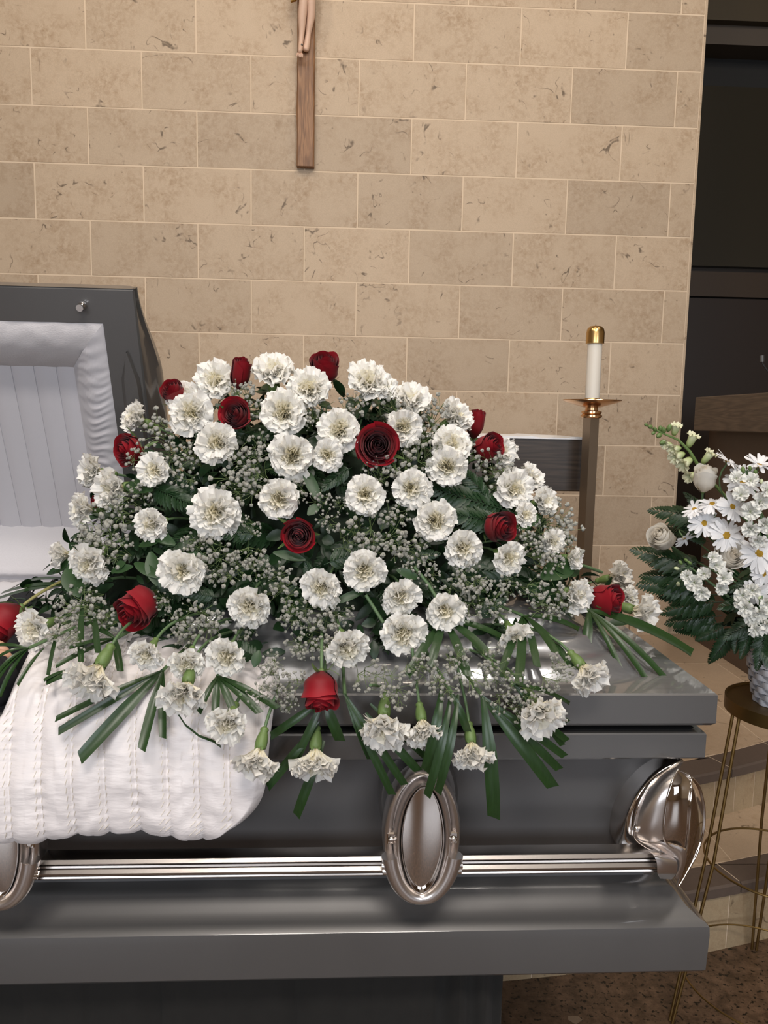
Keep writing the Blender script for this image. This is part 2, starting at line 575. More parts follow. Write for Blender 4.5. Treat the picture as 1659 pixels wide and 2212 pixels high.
for j in range(-4, 12):
    zt = Z0 - j * TH; zb = zt - TH
    if j == 11: zb = max(zb, PLAT_Z)
    if zt > 4.95: continue
    par = 0 if j % 2 == 0 else -1
    k = par - 10
    while True:
        xa = X0 + k * TW; xb = xa + 2 * TW
        k += 2
        if xa > XE - .01: break
        if xb < -4.1: continue
        xb = min(xb, XE)
        o = link('tile', tile_mesh(xb - xa - JT, zt - zb - JT, 'lime'), wallb, (xa + JT / 2, WY - random.random() * .0012, zb + JT / 2))
# return of the wall end
mb = MB()
mb.box(XE, XE + .012, WY, WY + .26, PLAT_Z, 4.9)
obj('end_panel', mb, M['lime'], wallb, False)
# base course
k = 0
x = -3.4
while x < XE:
    x1 = min(x + 2 * TW, XE)
    link('baseboard_tile', tile_mesh(x1 - x - JT, .232, 'lime_floor'), wallb, (x + JT / 2, WY - .012, PLAT_Z))
    x = x1

# curved platform: two steps
C1, R1 = 6.45, 4.5
C2, R2 = 5.77, 3.53


def arc(C, R, x):
    return C - math.sqrt(max(R * R - x * x, 0))


def slab(name, C, R, x0, x1, yb, z0, z1, m):
    xs = np.linspace(x0, x1, 60)
    b = MB()
    poly = [(x, arc(C, R, x)) for x in xs] + [(x1, yb), (x0, yb)]
    b.prism(poly[::-1], 2, z0, z1)
    return struct(name, b, m)


stepA = slab('lower_step', C1, R1 - .0072, -3.2, 3.6, 6.0, 0, STEP_Z - .0008, M['grout'])
stepB = slab('altar_platform', C2, R2 - .0072, -2.6, 3.1, 6.0, STEP_Z - .012, PLAT_Z - .0008, M['grout'])


def arc_piece(name, C, R, a0, a1, rin, rout, z0, z1, m, parent, g=.004):
    b = MB()
    da = g / R / 2
    n = 5
    A = np.linspace(a0 + da, a1 - da, n)
    P = []
    for a in A:
        s, c = math.sin(a), math.cos(a)
        P.append([(s * rin, C - c * rin, z0), (s * rout, C - c * rout, z0), (s * rout, C - c * rout, z1 - .006),
                  (s * (rout - .006), C - c * (rout - .006), z1), (s * rin, C - c * rin, z1)])
    b.grid(P, closed_v=True)
    k = b.n
    b.f.append(tuple(range(0, 5))); b.f.append(tuple(range(k - 1, k - 6, -1)))
    return obj(name, b, m, parent, False)


for (C, R, zlo, zhi, par, wd, amin, amax) in ((C1, R1, 0, STEP_Z, stepA, .105, .0, .42), (C2, R2, STEP_Z, PLAT_Z, stepB, .098, .2, .52)):
    a = amin
    while a < amax:                                         # narrow upright riser tiles
        arc_piece('riser_tile', C, R, a, a + wd / R, R - .02, R - .006, zlo, zhi - .036, M['lime_riser'], par)
        a += wd / R
    a = amin - .07
    while a < amax:                                         # dark nosing
        arc_piece('nosing_tile', C, R, a, a + .30 / R, R - .10, R + .004, zhi - .034, zhi, M['nosing'], par)
        a += .30 / R


def paving(C, R, z, yback, parent, tw, td, xs, y_end, x_off):
    y = y_end
    row = 0
    while y > 1.7:
        y0 = y - td
        x = xs[0] + (x_off if row % 2 else 0)
        while x < xs[1]:
            xx = np.linspace(x + .002, x + tw - .002, 6)
            lo = [max(y0 + .002, arc(C, R - .103, q)) if abs(q) < R - .2 else 9 for q in xx]
            if min(lo) < y - .02:
                lo = [min(q, y - .004) for q in lo]
                b = MB()
                b.prism(([(q, l) for q, l in zip(xx, lo)] + [(xx[-1], y - .002), (xx[0], y - .002)])[::-1], 2, z - .0115, z)
                obj('paving_tile', b, M['lime_floor'], parent, False)
            x += tw
        y = y0
        row += 1


paving(C2, R2, PLAT_Z, 0, stepB, .54, .54, (-.6, 2.9), WY + .02, .27)
paving(C1, R1, STEP_Z, 0, stepA, .40, .40, (.2, 2.2), 3.0, .2)

# dark recess to the right of the limestone wall
RY = 5.3


def zr(y): return at(1590, y, RY)[2]


mb = MB(); mb.box(.9, 6.2, RY, RY + .2, 0, 5.0)
rec = struct('wall_recess', mb, M['dark_wood'])
mb = MB(); mb.box(.9, 6.0, RY - .30, RY + .01, zr(45) + .02, 5.0)
struct('trim_1', mb, M['plaster'])
mb = MB(); mb.box(.9, 6.0, RY - .26, RY + .01, zr(90), zr(45) + .02)
obj('panel', mb, plain('olive brown beam', (.040, .028, .012), .6), rec, False)
mb = MB(); mb.box(.9, 6.0, RY - .20, RY + .01, zr(130), zr(90))
obj('panel', mb, plain('taupe beam', (.060, .046, .034), .6), rec, False)
mb = MB(); mb.box(.9, 6.0, RY - .012, RY + .01, zr(192), zr(130))
obj('panel', mb, M['black'], rec, False)  # no real panel: black strip painted for the shade of an open gap
mb = MB(); mb.box(.9, 6.0, RY - .06, RY + .01, zr(580), zr(196))
obj('panel', mb, plain('dark smoked panel', (.020, .017, .011), .28), rec, False)
mb = MB(); mb.box(.9, 6.0, RY - .06, RY + .01, zr(645), zr(592))
obj('panel', mb, plain('brown rail', (.034, .021, .012), .4), rec, False)
mb = MB(); mb.box(.9, 6.0, RY - .05, RY + .01, .4, zr(649))
obj('panel', mb, plain('dark brown panel', (.016, .009, .006), .4), rec, False)

# ------------------------------------------------------------------ crucifix
ya = WY - .045
pl = at(640.5, 358, ya); pr = at(678, 358, ya)
zb = pl[2]
cx = (pl[0] + pr[0]) / 2
cruc = thing('crucifix', 'oak crucifix hanging on the limestone wall with carved feet of a figure', 'crucifix', (cx, WY, zb))
hw = (pr[0] - pl[0]) / 2
mb = MB()
xsn = []
for z in np.linspace(zb, 4.55, 40):
    j = .0012 * rng.standard_normal(4)
    xsn.append([(cx - hw + j[0], ya + .004, z), (cx - hw + .006, ya - .003 + j[1], z), (cx + hw - .006, ya - .003 + j[2], z), (cx + hw + j[3], ya + .004, z), (cx + hw, WY - .003, z), (cx - hw, WY - .003, z)])
mb.grid(xsn, closed_v=True)
mb.f.append(tuple(range(6))); mb.f.append(tuple(range(mb.n - 1, mb.n - 7, -1)))
obj('upright', mb, M['cross'], cruc, False)
mb = MB(); mb.box(cx - .42, cx + .42, ya - .001, WY - .003, 4.22, 4.29, .004)
obj('crossbar', mb, M['cross'], cruc, False)


def skin_obj(name, nodes, edges, m, parent, root=0, levels=2):
    """nodes: list of (x,y,z,rx,ry) in world space; a continuous skinned figure"""
    og = origin_of(parent)
    me = bpy.data.meshes.new(name)
    me.from_pydata([tuple(np.array(n[:3]) - np.array(og)) for n in nodes], edges, [])
    o = link(name, me, parent)
    sk = o.modifiers.new('skin', 'SKIN')
    sk.use_smooth_shade = True
    for i, n in enumerate(nodes):
        me.skin_vertices[0].data[i].radius = (n[3], n[4] if len(n) > 4 else n[3])
        me.skin_vertices[0].data[i].use_root = (i == root)
    ss = o.modifiers.new('sub', 'SUBSURF'); ss.levels = levels; ss.render_levels = levels
    me.materials.append(m)
    return o


def cp(x, y, d=.0):      # point on the figure, d in front of the cross
    return at(x, y, ya - d)


ft = cp(652, 100, .035)
k1 = at(657, -10, ya - .085); k2 = at(672, -12, ya - .075)
hip = at(664, -130, ya - .035)
nodes = [(hip[0], hip[1], hip[2], .045, .035),                                   # 0 pelvis
         (hip[0] - .02, hip[1], hip[2] - .02, .030), (k1[0], k1[1], k1[2], .024),                # left thigh, knee
         (*at(653, 35, ya - .060), .0235), (*at(652, 70, ya - .045), .0150), (*at(650, 92, ya - .040), .0125), (*at(649, 106, ya - .048), .021, .014), (*at(647, 117, ya - .055), .022, .010),
         (hip[0] + .02, hip[1], hip[2] - .02, .030), (k2[0], k2[1], k2[2], .024),
         (*at(672, 35, ya - .045), .0225), (*at(666, 72, ya - .028), .0145), (*at(663, 95, ya - .022), .017), (*at(659, 112, ya - .024), .019),
         (hip[0], hip[1] - .005, hip[2] + .12, .040, .03), (hip[0], hip[1] - .01, hip[2] + .25, .058, .035), (hip[0], hip[1] - .01, hip[2] + .31, .02),
         (hip[0] - .01, hip[1] - .04, hip[2] + .37, .030, .034), (hip[0] - .10, hip[1], hip[2] + .31, .020), (hip[0] - .24, hip[1] + .01, hip[2] + .36, .014), (hip[0] - .37, hip[1] + .015, hip[2] + .42, .010),
         (hip[0] + .10, hip[1], hip[2] + .31, .020), (hip[0] + .24, hip[1] + .01, hip[2] + .36, .014), (hip[0] + .37, hip[1] + .015, hip[2] + .42, .010)]
edges = [(0, 1), (1, 2), (2, 3), (3, 4), (4, 5), (5, 6), (6, 7), (0, 8), (8, 9), (9, 10), (10, 11), (11, 12), (12, 13), (0, 14), (14, 15), (15, 16), (16, 17), (15, 18), (18, 19), (19, 20), (15, 21), (21, 22), (22, 23)]
skin_obj('figure', nodes, edges, M['skin2'], cruc)
for i, dx in enumerate((-.0135, -.007, -.001, .0045, .0105)):
    b = MB()
    c = at(648, 119, ya - .058)
    b.tube([(c[0] + dx * .8, c[1] + .006, c[2] + .010), (c[0] + dx * 1.15, c[1] - .003, c[2]), (c[0] + dx * 1.25, c[1] - .002, c[2] - .008 - .001 * i)], [.0045, .0045, .0022], 6)
    obj('toe', b, M['skin2'], cruc)
b = MB(); c = at(652, 97, ya - .058); b.tube([c, c - np.array([0, .006, 0])], [.006, .004], 8)
obj('nail', b, M['blackdot'], cruc)
b = MB()
lc = hip
for s, r in ((-.02, .055), (.01, .062), (.04, .060)):
    pass
b.lathe([(.058, -.09), (.066, -.05), (.064, 0), (.055, .04)], 18, (lc[0], lc[1], lc[2]), 1, .7)
obj('loincloth', b, M['gold'], cruc)
b = MB(); b.tube([at(628, 4, ya - .06), at(637, 0, ya - .06), at(640, -30, ya - .05), at(645, -70, ya - .05)], [.004, .010, .014, .010], 8)
obj('cloth_tail', b, M['gold'], cruc)

# ------------------------------------------------------------------ altar
AY = 2.95
tr = at(1268, 948, AY); br = at(1262, 1062, AY)
alt = thing('altar', 'dark oak altar table slab behind the flower spray', 'altar', (0.6, AY + .3, PLAT_Z))
mb = MB(); mb.box(-.62, tr[0], AY, AY + .62, br[2], tr[2], .004)
obj('tabletop', mb, M['altar'], alt, False)
for x in (-.45, .55):
    mb = MB(); mb.box(x, x + .14, AY + .16, AY + .46, PLAT_Z, br[2], .003)
    obj('leg', mb, M['altar'], alt, False)
mb = MB()
U, V = np.linspace(0, 1, 60), np.linspace(0, 1, 8)
P = []
for u in U:
    x = -.63 + (tr[0] + .018 + .63) * u
    row = []
    for v in V:
        row.append((x, AY - .006 + .63 * v, tr[2] + .0042 + .0022 * math.sin(u * 40 + v * 3) + (.002 * math.sin(u * 113))))
    P.append(row)
P = np.array(P)
Pb = P.copy(); Pb[:, :, 2] = tr[2] + .001
mb.grid(P[:, ::-1]); mb.grid(Pb)
mb.grid(np.stack([P[:, 0], Pb[:, 0] - np.array([0, 0, .004])], 1))
mb.grid(np.stack([P[-1], Pb[-1]], 1))
cl = obj('altar_cloth', mb, M['linen'], None)
tag(cl, 'white linen cloth laid on the dark altar slab', 'cloth')

# ------------------------------------------------------------------ candle stand
CY = 2.85
cs = thing('candle_stand', 'tall square metal candle stand beside the altar with brass dish', 'candle stand', (*at(1275, 1000, CY)[:2], PLAT_Z))
ct = at(1277, 903, CY)
hwp = .0205
mb = MB()
ang = .42
pts = []
for z in (PLAT_Z + .01, ct[2]):
    pts.append([(ct[0] + hwp * 1.414 * math.cos(ang + q * PI / 2 + PI / 4), CY + hwp * 1.414 * math.sin(ang + q * PI / 2 + PI / 4), z) for q in range(4)])
mb.grid(pts, closed_v=True); mb.f.append((4, 5, 6, 7))
obj('post', mb, M['steel'], cs, False)
mb = MB(); mb.lathe([(0, 0), (.13, 0), (.13, .012), (.03, .02), (0, .02)], 32, (ct[0], CY, PLAT_Z))
obj('base', mb, M['steel'], cs, True)
mb = MB()
z1 = ct[2]
k = at(1277, 880, CY)[2] - z1
mb.lathe([(0, 0), (.034, 0), (.039, .005), (.039, .010), (.033, .014), (.037, .018), (.037, .024), (.024, .028), (.022, k + .004), (0, k + .004)], 36, (ct[0], CY, z1))
obj('collar', mb, M['copper'], cs, True, 40)
zd = at(1277, 866, CY)[2]
rd = (at(1338, 866, CY)[0] - at(1216, 866, CY)[0]) / 2
mb = MB()
mb.lathe([(0, z1 + k - zd), (.03, z1 + k - zd), (rd * .6, -.014), (rd * .9, -.005), (rd, .001), (rd, .004), (rd * .9, .000), (rd * .55, -.008), (.02, -.012), (0, -.012)], 48, (ct[0], CY, zd))
obj('dish', mb, M['copper'], cs, True, 40)
mb = MB(); mb.lathe([(0, -.012), (.026, -.012), (.028, .006), (.027, .010), (0, .010)], 32, (ct[0], CY, zd))
obj('socket', mb, M['brass'], cs, True, 40)
zc0 = zd + .008; zc1 = at(1283, 742, CY)[2]; zc2 = at(1284, 704, CY)[2]
can = thing('candle', 'white pillar candle with a brass follower on the candle stand', 'candle', (ct[0], CY, zc0))
mb = MB(); mb.lathe([(0, 0), (.0265, 0), (.0265, zc1 - zc0), (0, zc1 - zc0)], 36, (ct[0], CY, zc0))
obj('wax', mb, M['wax'], can, True, 40)
mb = MB(); hh = zc2 - zc1
mb.lathe([(0, -.002), (.0275, -.002), (.033, 0), (.033, hh * .62), (.030, hh * .82), (.021, hh * .97), (.010, hh), (0, hh)], 36, (ct[0], CY, zc1))
obj('follower', mb, M['brass'], can, True, 50)
mb = MB(); mb.tube([(ct[0], CY, zc2 - .001), (ct[0], CY, zc2 + .006)], .0014, 6)
obj('wick', mb, M['blackdot'], can)

# ------------------------------------------------------------------ ambo (reading desk) at the right
ab = thing('ambo', 'dark brown wooden reading desk behind the white flower basket', 'lectern', (2.3, 3.75, PLAT_Z))
zt1 = at(1500, 858, 4.0)[2]; zt0 = at(1500, 930, 4.0)[2]; xl = at(1500, 895, 4.0)[0]
mb = MB(); mb.box(1.90, 2.75, 3.40, 4.07, PLAT_Z, zt0)
obj('body', mb, M['ambo'], ab, False)
mb = MB(); mb.box(xl, 2.85, 3.1, 4.0, zt0, zt1, .004)
obj('desk_top', mb, M['ambo_top'], ab, False)
mb = MB()
mp0 = at(1646, 768, 3.6)
mb.tube([mp0, mp0 + np.array([.002, -.002, -.03])], [.010, .010], 10)
mic = thing('microphone', 'small gooseneck microphone above the reading desk', 'microphone', tuple(mp0 - np.array([-.1, 0, .25])))
obj('head', mb, plain('mic mesh', (.10, .10, .10), .5, .5), mic)
mb = MB()
t = np.linspace(0, 1, 12)
gp = [mp0 + np.array([.002 + .16 * s ** 1.5, -.002, -.03 - (mp0[2] - .03 - zt1) * s ** 1.2]) for s in t]
mb.tube(gp, .0045, 8)
obj('gooseneck', mb, plain('dark gooseneck', (.05, .05, .05), .4, .5), mic)

# ------------------------------------------------------------------ casket
CZ = {n: CAM_H + v for n, v in dict(rim=-.4555, rimb=-.514, bandt=-.530, bandb=-.577, led=-.837, ledf=-.882, bot=-.976).items()}
XR = .63
XL = -1.42
FY, BY = 1.25, 2.01
XS = -.30            # split between the two lid halves
cask = thing('casket', 'grey metal casket with chrome corners, foot lid closed under flowers', 'casket', (XR, FY, CZ['bot']), None, .0133)


def ring_band(mbx, prof, xl, xr, yf, yb):
    """closed horizontal band: prof = list of (offset outward, z)"""
    P = []
    for o_, z in prof:
        P.append([(xl - o_, yf - o_, z), (xr + o_, yf - o_, z), (xr + o_, yb + o_, z), (xl - o_, yb + o_, z)])
    mbx.grid(np.array(P), closed_v=True)


# base moulding
mb = MB()
pb = [(-.02, CZ['bot']), (-.004, CZ['bot'] + .001), (.0, CZ['bot'] + .006), (.002, CZ['ledf'] - .02), (.001, CZ['ledf'] - .004), (-.004, CZ['ledf'] + .001),
      (-.014, CZ['ledf'] + .006), (-.030, CZ['ledf'] + .018), (-.048, CZ['led'] - .004), (-.060, CZ['led'] + .002), (-.085, CZ['led'] + .003)]
ring_band(mb, pb, XL, XR + .014, FY, BY)
mb.f.append(tuple(range(3, -1, -1)))
obj('base_moulding', mb, M['paint'], cask, True, 30)
# body shell
mb = MB()
ring_band(mb, [(-.078, CZ['led'] - .01), (-.076, CZ['led'] + .06), (-.064, CZ['bandb'] - .03), (-.062, CZ['bandb'] + .002)], XL, XR, FY, BY)
obj('body', mb, M['paint_body'], cask, True, 30)
mb = MB()
ring_band(mb, [(-.062, CZ['bandb']), (-.012, CZ['bandb']), (-.010, CZ['bandb'] + .003), (-.010, CZ['bandt'] - .003), (-.012, CZ['bandt']), (-.05, CZ['bandt'])], XL, XR, FY, BY)
obj('upper_band', mb, M['paint'], cask, True, 30)
mb = MB()
ring_band(mb, [(-.03, CZ['bandt'] - .002), (-.026, CZ['bandt'] + .004), (-.034, CZ['bandt'] + .007), (-.026, CZ['bandt'] + .011), (-.03, CZ['rimb'] + .004)], XL, XR, FY, BY)
obj('gasket', mb, M['gasket'], cask, True, 20)
# foot lid
lid = bpy.data.objects.new('foot_lid', None); COL.objects.link(lid); lid.parent = cask
mb = MB()
ring_band(mb, [(-.05, CZ['rimb'] + .001), (-.006, CZ['rimb']), (0, CZ['rimb'] + .006), (0, CZ['rim'] - .003), (-.003, CZ['rim'])], XS, XR, FY, BY)
obj('lid_flange', mb, M['paint'], lid, True, 30)
mb = MB()
nu, nv = 150, 70
P = np.zeros((nu, nv, 3))
for i in range(nu):
    x = XS + .003 + (XR - XS - .006) * i / (nu - 1)
    for j in range(nv):
        y = FY + .003 + (BY - FY - .006) * j / (nv - 1)
        de = XR - x                           # distance to the foot end
        ds = min(y - FY, BY - y)
        # corner-rounded distance
        a, b_ = max(0, .28 - de) , max(0, .20 - ds)
        q = math.hypot(a / .28, b_ / .20)
        t0 = min(1, max(0, (1.0 - q) / .9 + .0))
        h = 0
        for (s0, s1, hh_) in ((.16, .42, .030), (.46, .66, .022), (.70, .98, .030)):
            u = min(1, max(0, (t0 - s0) / (s1 - s0)))
            h += hh_ * (3 * u * u - 2 * u ** 3)
        cy_ = (y - (FY + BY) / 2) / ((BY - FY) / 2)
        h += .03 * max(0, 1 - cy_ ** 2) * min(1, t0)
        P[i, j] = (x, y, CZ['rim'] + h)
mb.grid(P)
obj('lid_top', mb, M['paint_brush'], lid, True, 60)


# rail
def rail_seg(xa, xb):
    z1 = CAM_H + at(1425, 1842, FY - .03)[2] - CAM_H
    z0 = at(1425, 1888, FY - .03)[2]
    h = z1 - z0
    prof = []
    yc = FY - .03
    pts = [(.030, 1.0), (.012, .985), (.004, .93), (.0, .80), (.002, .74), (.007, .715), (.0015, .69), (.0, .62), (.002, .585), (.007, .56), (.001, .53), (-.003, .40), (-.001, .27), (.007, .235), (.001, .21), (.0, .15), (.004, .12), (.008, .10), (.004, .05), (.012, .0), (.030, .0)]
    P = []
    for x in (xa, xb):
        P.append([(x, yc + a, z0 + b_ * h) for a, b_ in pts])
    b = MB(); b.grid(np.array(P)[::-1], closed_v=True)
    n = len(pts)
    b.f.append(tuple(range(n))); b.f.append(tuple(range(2 * n - 1, n - 1, -1)))
    return b, z0, z1


lugs_x = [at(909, 1800, FY - .03)[0], at(12, 1800, FY - .03)[0], -1.27]
xe = at(1425, 1860, FY - .03)[0]
b, rz0, rz1 = rail_seg(lugs_x[1] + .02, xe)
obj('handle_rail', b, M['rail'], cask, True, 28)
b, _, _ = rail_seg(-1.3, lugs_x[1] - .02)
obj('handle_rail', b, M['rail'], cask, True, 28)


def ell(cx_, cz_, rx, rz, y, n=48, p=2.0, top=1.0):
    out = []
    for k in range(n):
        a = 2 * PI * k / n
        out.append((cx_ + rx * math.copysign(abs(math.cos(a)) ** (2 / p), math.cos(a)), y, cz_ + rz * math.copysign(abs(math.sin(a)) ** (2 / p), math.sin(a)) * (top if math.sin(a) > 0 else 1)))
    return out


def disc_stack(b, rings, close_front=True):
    b.grid(np.array(rings), closed_v=True)
    n = len(rings[0])
    if close_front:
        b.f.append(tuple(b.n - n + j for j in range(n)))


zl0, zl1 = at(908, 1937, FY - .04)[2], at(908, 1662, FY - .04)[2]
zlc = (zl0 + zl1) / 2; hz = (zl1 - zl0) / 2
hx = (at(995, 1800, FY - .04)[0] - at(825, 1800, FY - .04)[0]) / 2
for lx in lugs_x:
    arm = bpy.data.objects.new('handle_arm', None); COL.objects.link(arm); arm.parent = cask
    y0 = FY + .07
    b = MB()          # escutcheon behind
    disc_stack(b, [ell(lx, zlc + .03, hx * 1.06, hz * .86, y0), ell(lx, zlc + .03, hx * 1.06, hz * .86, y0 - .035), ell(lx, zlc + .03, hx * .98, hz * .82, y0 - .042)])
    obj('escutcheon', b, M['paint'], arm, True, 40)
    b = MB()          # broad outer band of the ear
    yf = FY - .046
    disc_stack(b, [ell(lx, zlc, hx * .96, hz * .97, yf + .05), ell(lx, zlc, hx, hz, yf + .03), ell(lx, zlc, hx * .985, hz * .995, yf + .012), ell(lx, zlc, hx * .93, hz * .975, yf + .002),
                   ell(lx, zlc, hx * .85, hz * .95, yf), ell(lx, zlc, hx * .78, hz * .93, yf + .005), ell(lx, zlc, hx * .74, hz * .92, yf + .012)])
    obj('outer_band', b, M['satin_ch'], arm, True, 60)
    b = MB()          # inner ring
    rr = []
    for (s1, s2, dy) in ((.74, .92, .012), (.72, .905, -.004), (.66, .885, -.012), (.60, .865, -.010), (.56, .85, .0), (.545, .84, .006)):
        rr.append(ell(lx, zlc - hz * .02, hx * s1, hz * s2, yf + dy, p=1.9))
    disc_stack(b, rr)
    obj('inner_band', b, M['satin_ch'], arm, True, 60)
    b = MB()          # bright bead and mirror oval
    rr = [ell(lx, zlc - hz * .02, hx * s, hz * s2, yf + dy, p=1.85) for s, s2, dy in ((.56, .845, .004), (.54, .83, -.006), (.52, .815, -.006), (.50, .80, .002))]
    disc_stack(b, rr)
    obj('bead', b, M['chrome'], arm, True, 60)
    b = MB()
    cz_ = zlc - hz * .02
    P = []
    for s in np.linspace(1, 0.02, 14):
        row = []
        for (x, y, z) in ell(lx, cz_, hx * .50 * s, hz * .80 * s, 0, p=1.85):
            tz = (z - cz_) / (hz * .80)
            row.append((x, yf + .001 - .0035 * (1 - s * s) - .0025 * math.cos(tz * 1.5), z))
        P.append(row)
    disc_stack(b, P)
    obj('mirror_oval', b, M['chrome'], arm, True, 60)
    b = MB()          # lower u-shaped arm in front
    A = np.linspace(PI * 1.08, PI * 1.92, 30)
    pts = [(lx + hx * .83 * math.cos(a), yf - .004, zlc - hz * .02 + hz * .905 * math.sin(a)) for a in A]
    b.tube(pts, [.0100 + .0055 * abs(math.cos(a)) for a in A], 14)
    obj('lower_arm', b, M['satin_ch'], arm, True, 60)
    for s in (-1, 1):
        b = MB()
        zk = zlc - hz * .40
        b.tube([(lx + s * (hx * .60), yf - .008, zk), (lx + s * (hx * 1.0), yf - .004, zk)], [.0075, .0075], 10)
        b.tube([(lx + s * (hx * .60), yf - .010, zk - .009), (lx + s * (hx * .98), yf - .006, zk - .009)], [.006, .006], 10)
        obj('knuckle', b, M['chrome'], arm, True, 50)
        b = MB()
        zk = zlc - hz * .02
        b.box(lx + s * hx * .79 - .007, lx + s * hx * .79 + .007, yf - .001, yf + .01, zk - .009, zk + .012, .002)
        obj('screw_seat', b, M['chrome'], arm, False)
        b = MB()
        n = 16
        rr = [[(lx + s * hx * .79 + r * math.cos(q * 2 * PI / n), yf - .002 - d, zk + r * math.sin(q * 2 * PI / n)) for q in range(n)] for r, d in ((.0058, 0), (.0055, .002), (.003, .003))]
        disc_stack(b, rr)
        obj('screw', b, M['chrome'], arm, True, 60)

# chrome corner: shell wrapped round the front right vertical edge
corner = bpy.data.objects.new('corner_casting', None); COL.objects.link(corner); corner.parent = cask


def cpt(x, y, d):                # casket-frame point for a pixel at depth FY + d
    p = at(x, y, FY + d)
    return p


def loft(rows, m, name, parent, thick=.004):
    """rows: list of rows of points; front face plus a slightly recessed back"""
    P = np.array(rows)
    b = MB()
    b.grid(P)
    return obj(name, b, m, parent, True, 25)


def dense(poly, n=14):
    poly = np.array(poly, float)
    t = np.linspace(0, 1, len(poly)); s = np.linspace(0, 1, n)
    # catmull-like smoothing through linear + slight averaging
    out = np.stack([np.interp(s, t, poly[:, k]) for k in range(poly.shape[1])], 1)
    for _ in range(2):
        out[1:-1] = (out[:-2] + 2 * out[1:-1] + out[2:]) / 4
    return out


def facet(name, L, Rr, bulge, m, nu=16, nv=10, back=None):
    """L, Rr: left and right outlines as (px, py, depth) lists from top to bottom"""
    a, b_ = dense(L, nu), dense(Rr, nu)
    rows = []
    for i in range(nu):
        row = []
        for j in range(nv):
            s = j / (nv - 1)
            q = a[i] * (1 - s) + b_[i] * s
            q = q.copy(); q[2] -= bulge * math.sin(PI * s) * (math.sin(PI * min(1, max(0, i / (nu - 1)))) ** .5 if bulge else 0)
            row.append(cpt(*q))
        if back is not None:
            e = row[0].copy(); e[1] = FY + back; row.insert(0, e)
            e = row[-1].copy(); e[1] = FY + back; row.append(e)
        rows.append(row)
    b = MB(); b.grid(np.array(rows)[:, ::-1])
    return obj(name, b, m, corner, True, 60)


facet('rear_wing', [(1445, 1641, .035), (1392, 1672, .035), (1352, 1720, .038), (1332, 1765, .040), (1328, 1820, .040), (1345, 1838, .038), (1395, 1842, .035)],
      [(1474, 1642, .022), (1430, 1672, .020), (1398, 1705, .016), (1380, 1750, .012), (1372, 1800, .012), (1381, 1822, .012), (1420, 1850, .012)], .010, M['chrome'], 22, 10, .080)
facet('main_scroll', [(1474, 1642, .020), (1424, 1672, .006), (1392, 1706, -.006), (1374, 1750, -.012), (1366, 1798, -.014), (1374, 1816, -.012), (1412, 1836, -.012)],
      [(1477, 1645, .015), (1462, 1665, -.020), (1448, 1690, -.034), (1438, 1725, -.040), (1431, 1780, -.042), (1433, 1818, -.038), (1440, 1838, -.030)], .006, M['satin_ch'], 22)
facet('polished_panel', [(1463, 1664, -.022), (1450, 1690, -.036), (1440, 1725, -.042), (1434, 1780, -.044), (1433, 1815, -.040)],
      [(1493, 1680, -.020), (1491, 1700, -.034), (1489, 1740, -.042), (1487, 1790, -.044), (1480, 1832, -.036)], .004, M['chrome'], 20)
facet('end_panel', [(1493, 1680, -.020), (1491, 1700, -.034), (1489, 1740, -.042), (1486, 1790, -.044), (1482, 1850, -.030), (1462, 1912, -.006)],
      [(1497, 1681, .02), (1512, 1700, .03), (1522, 1740, .035), (1522, 1790, .035), (1508, 1842, .030), (1468, 1912, .0)], .010, M['chrome'], 22)
facet('lower_scroll', [(1374, 1812, -.016), (1420, 1838, -.022), (1455, 1850, -.030), (1463, 1880, -.028), (1458, 1895, -.022)],
      [(1390, 1812, -.016), (1434, 1818, -.042), (1478, 1832, -.046), (1484, 1850, -.040), (1470, 1900, -.014)], .006, M['satin_ch'], 20)
facet('rail_socket', [(1400, 1838, -.030), (1410, 1845, -.048), (1418, 1862, -.050), (1418, 1886, -.048), (1425, 1897, -.020)],
      [(1445, 1845, -.026), (1460, 1856, -.036), (1463, 1870, -.038), (1460, 1888, -.034), (1450, 1899, -.012)], .004, M['satin_ch'], 20)
def ridge(pts, r, m='chrome'):
    b = MB(); b.tube([cpt(*q) for q in dense(pts, 24)], r, 8)
    obj('ridge', b, M[m], corner, True, 60)


ridge([(1474, 1641, .018), (1424, 1671, .004), (1391, 1705, -.008), (1373, 1750, -.014), (1365, 1798, -.016), (1374, 1817, -.015), (1412, 1838, -.016), (1452, 1850, -.022), (1464, 1872, -.022), (1461, 1896, -.016)], .0022)
ridge([(1464, 1662, -.022), (1449, 1690, -.037), (1439, 1725, -.043), (1432, 1780, -.046), (1433, 1817, -.042), (1452, 1832, -.042), (1476, 1840, -.040)], .0020)
ridge([(1463, 1663, -.020), (1480, 1668, -.020), (1494, 1680, -.022), (1492, 1705, -.036), (1490, 1745, -.044), (1487, 1795, -.046), (1482, 1845, -.036), (1463, 1912, -.008)], .0020)
ridge([(1494, 1680, .0), (1513, 1700, .028), (1523, 1745, .034), (1522, 1790, .034), (1508, 1843, .028), (1467, 1913, .0)], .0022)
for (x, y, d, r) in ((1374, 1790, -.020, .0052),):
    b = MB(); n = 16; c = cpt(x, y, d)
    disc_stack(b, [[(c[0] + q * math.cos(k * 2 * PI / n), c[1] - dd, c[2] + q * math.sin(k * 2 * PI / n)) for k in range(n)] for q, dd in ((r, 0), (r, .002), (r * .6, .0035))])
    obj('screw', b, M['chrome'], corner, True, 60)
b = MB()        # solid core of the casting against the casket corner
c0 = cpt(1400, 1760, .06); c1 = cpt(1500, 1760, .06)
core = []
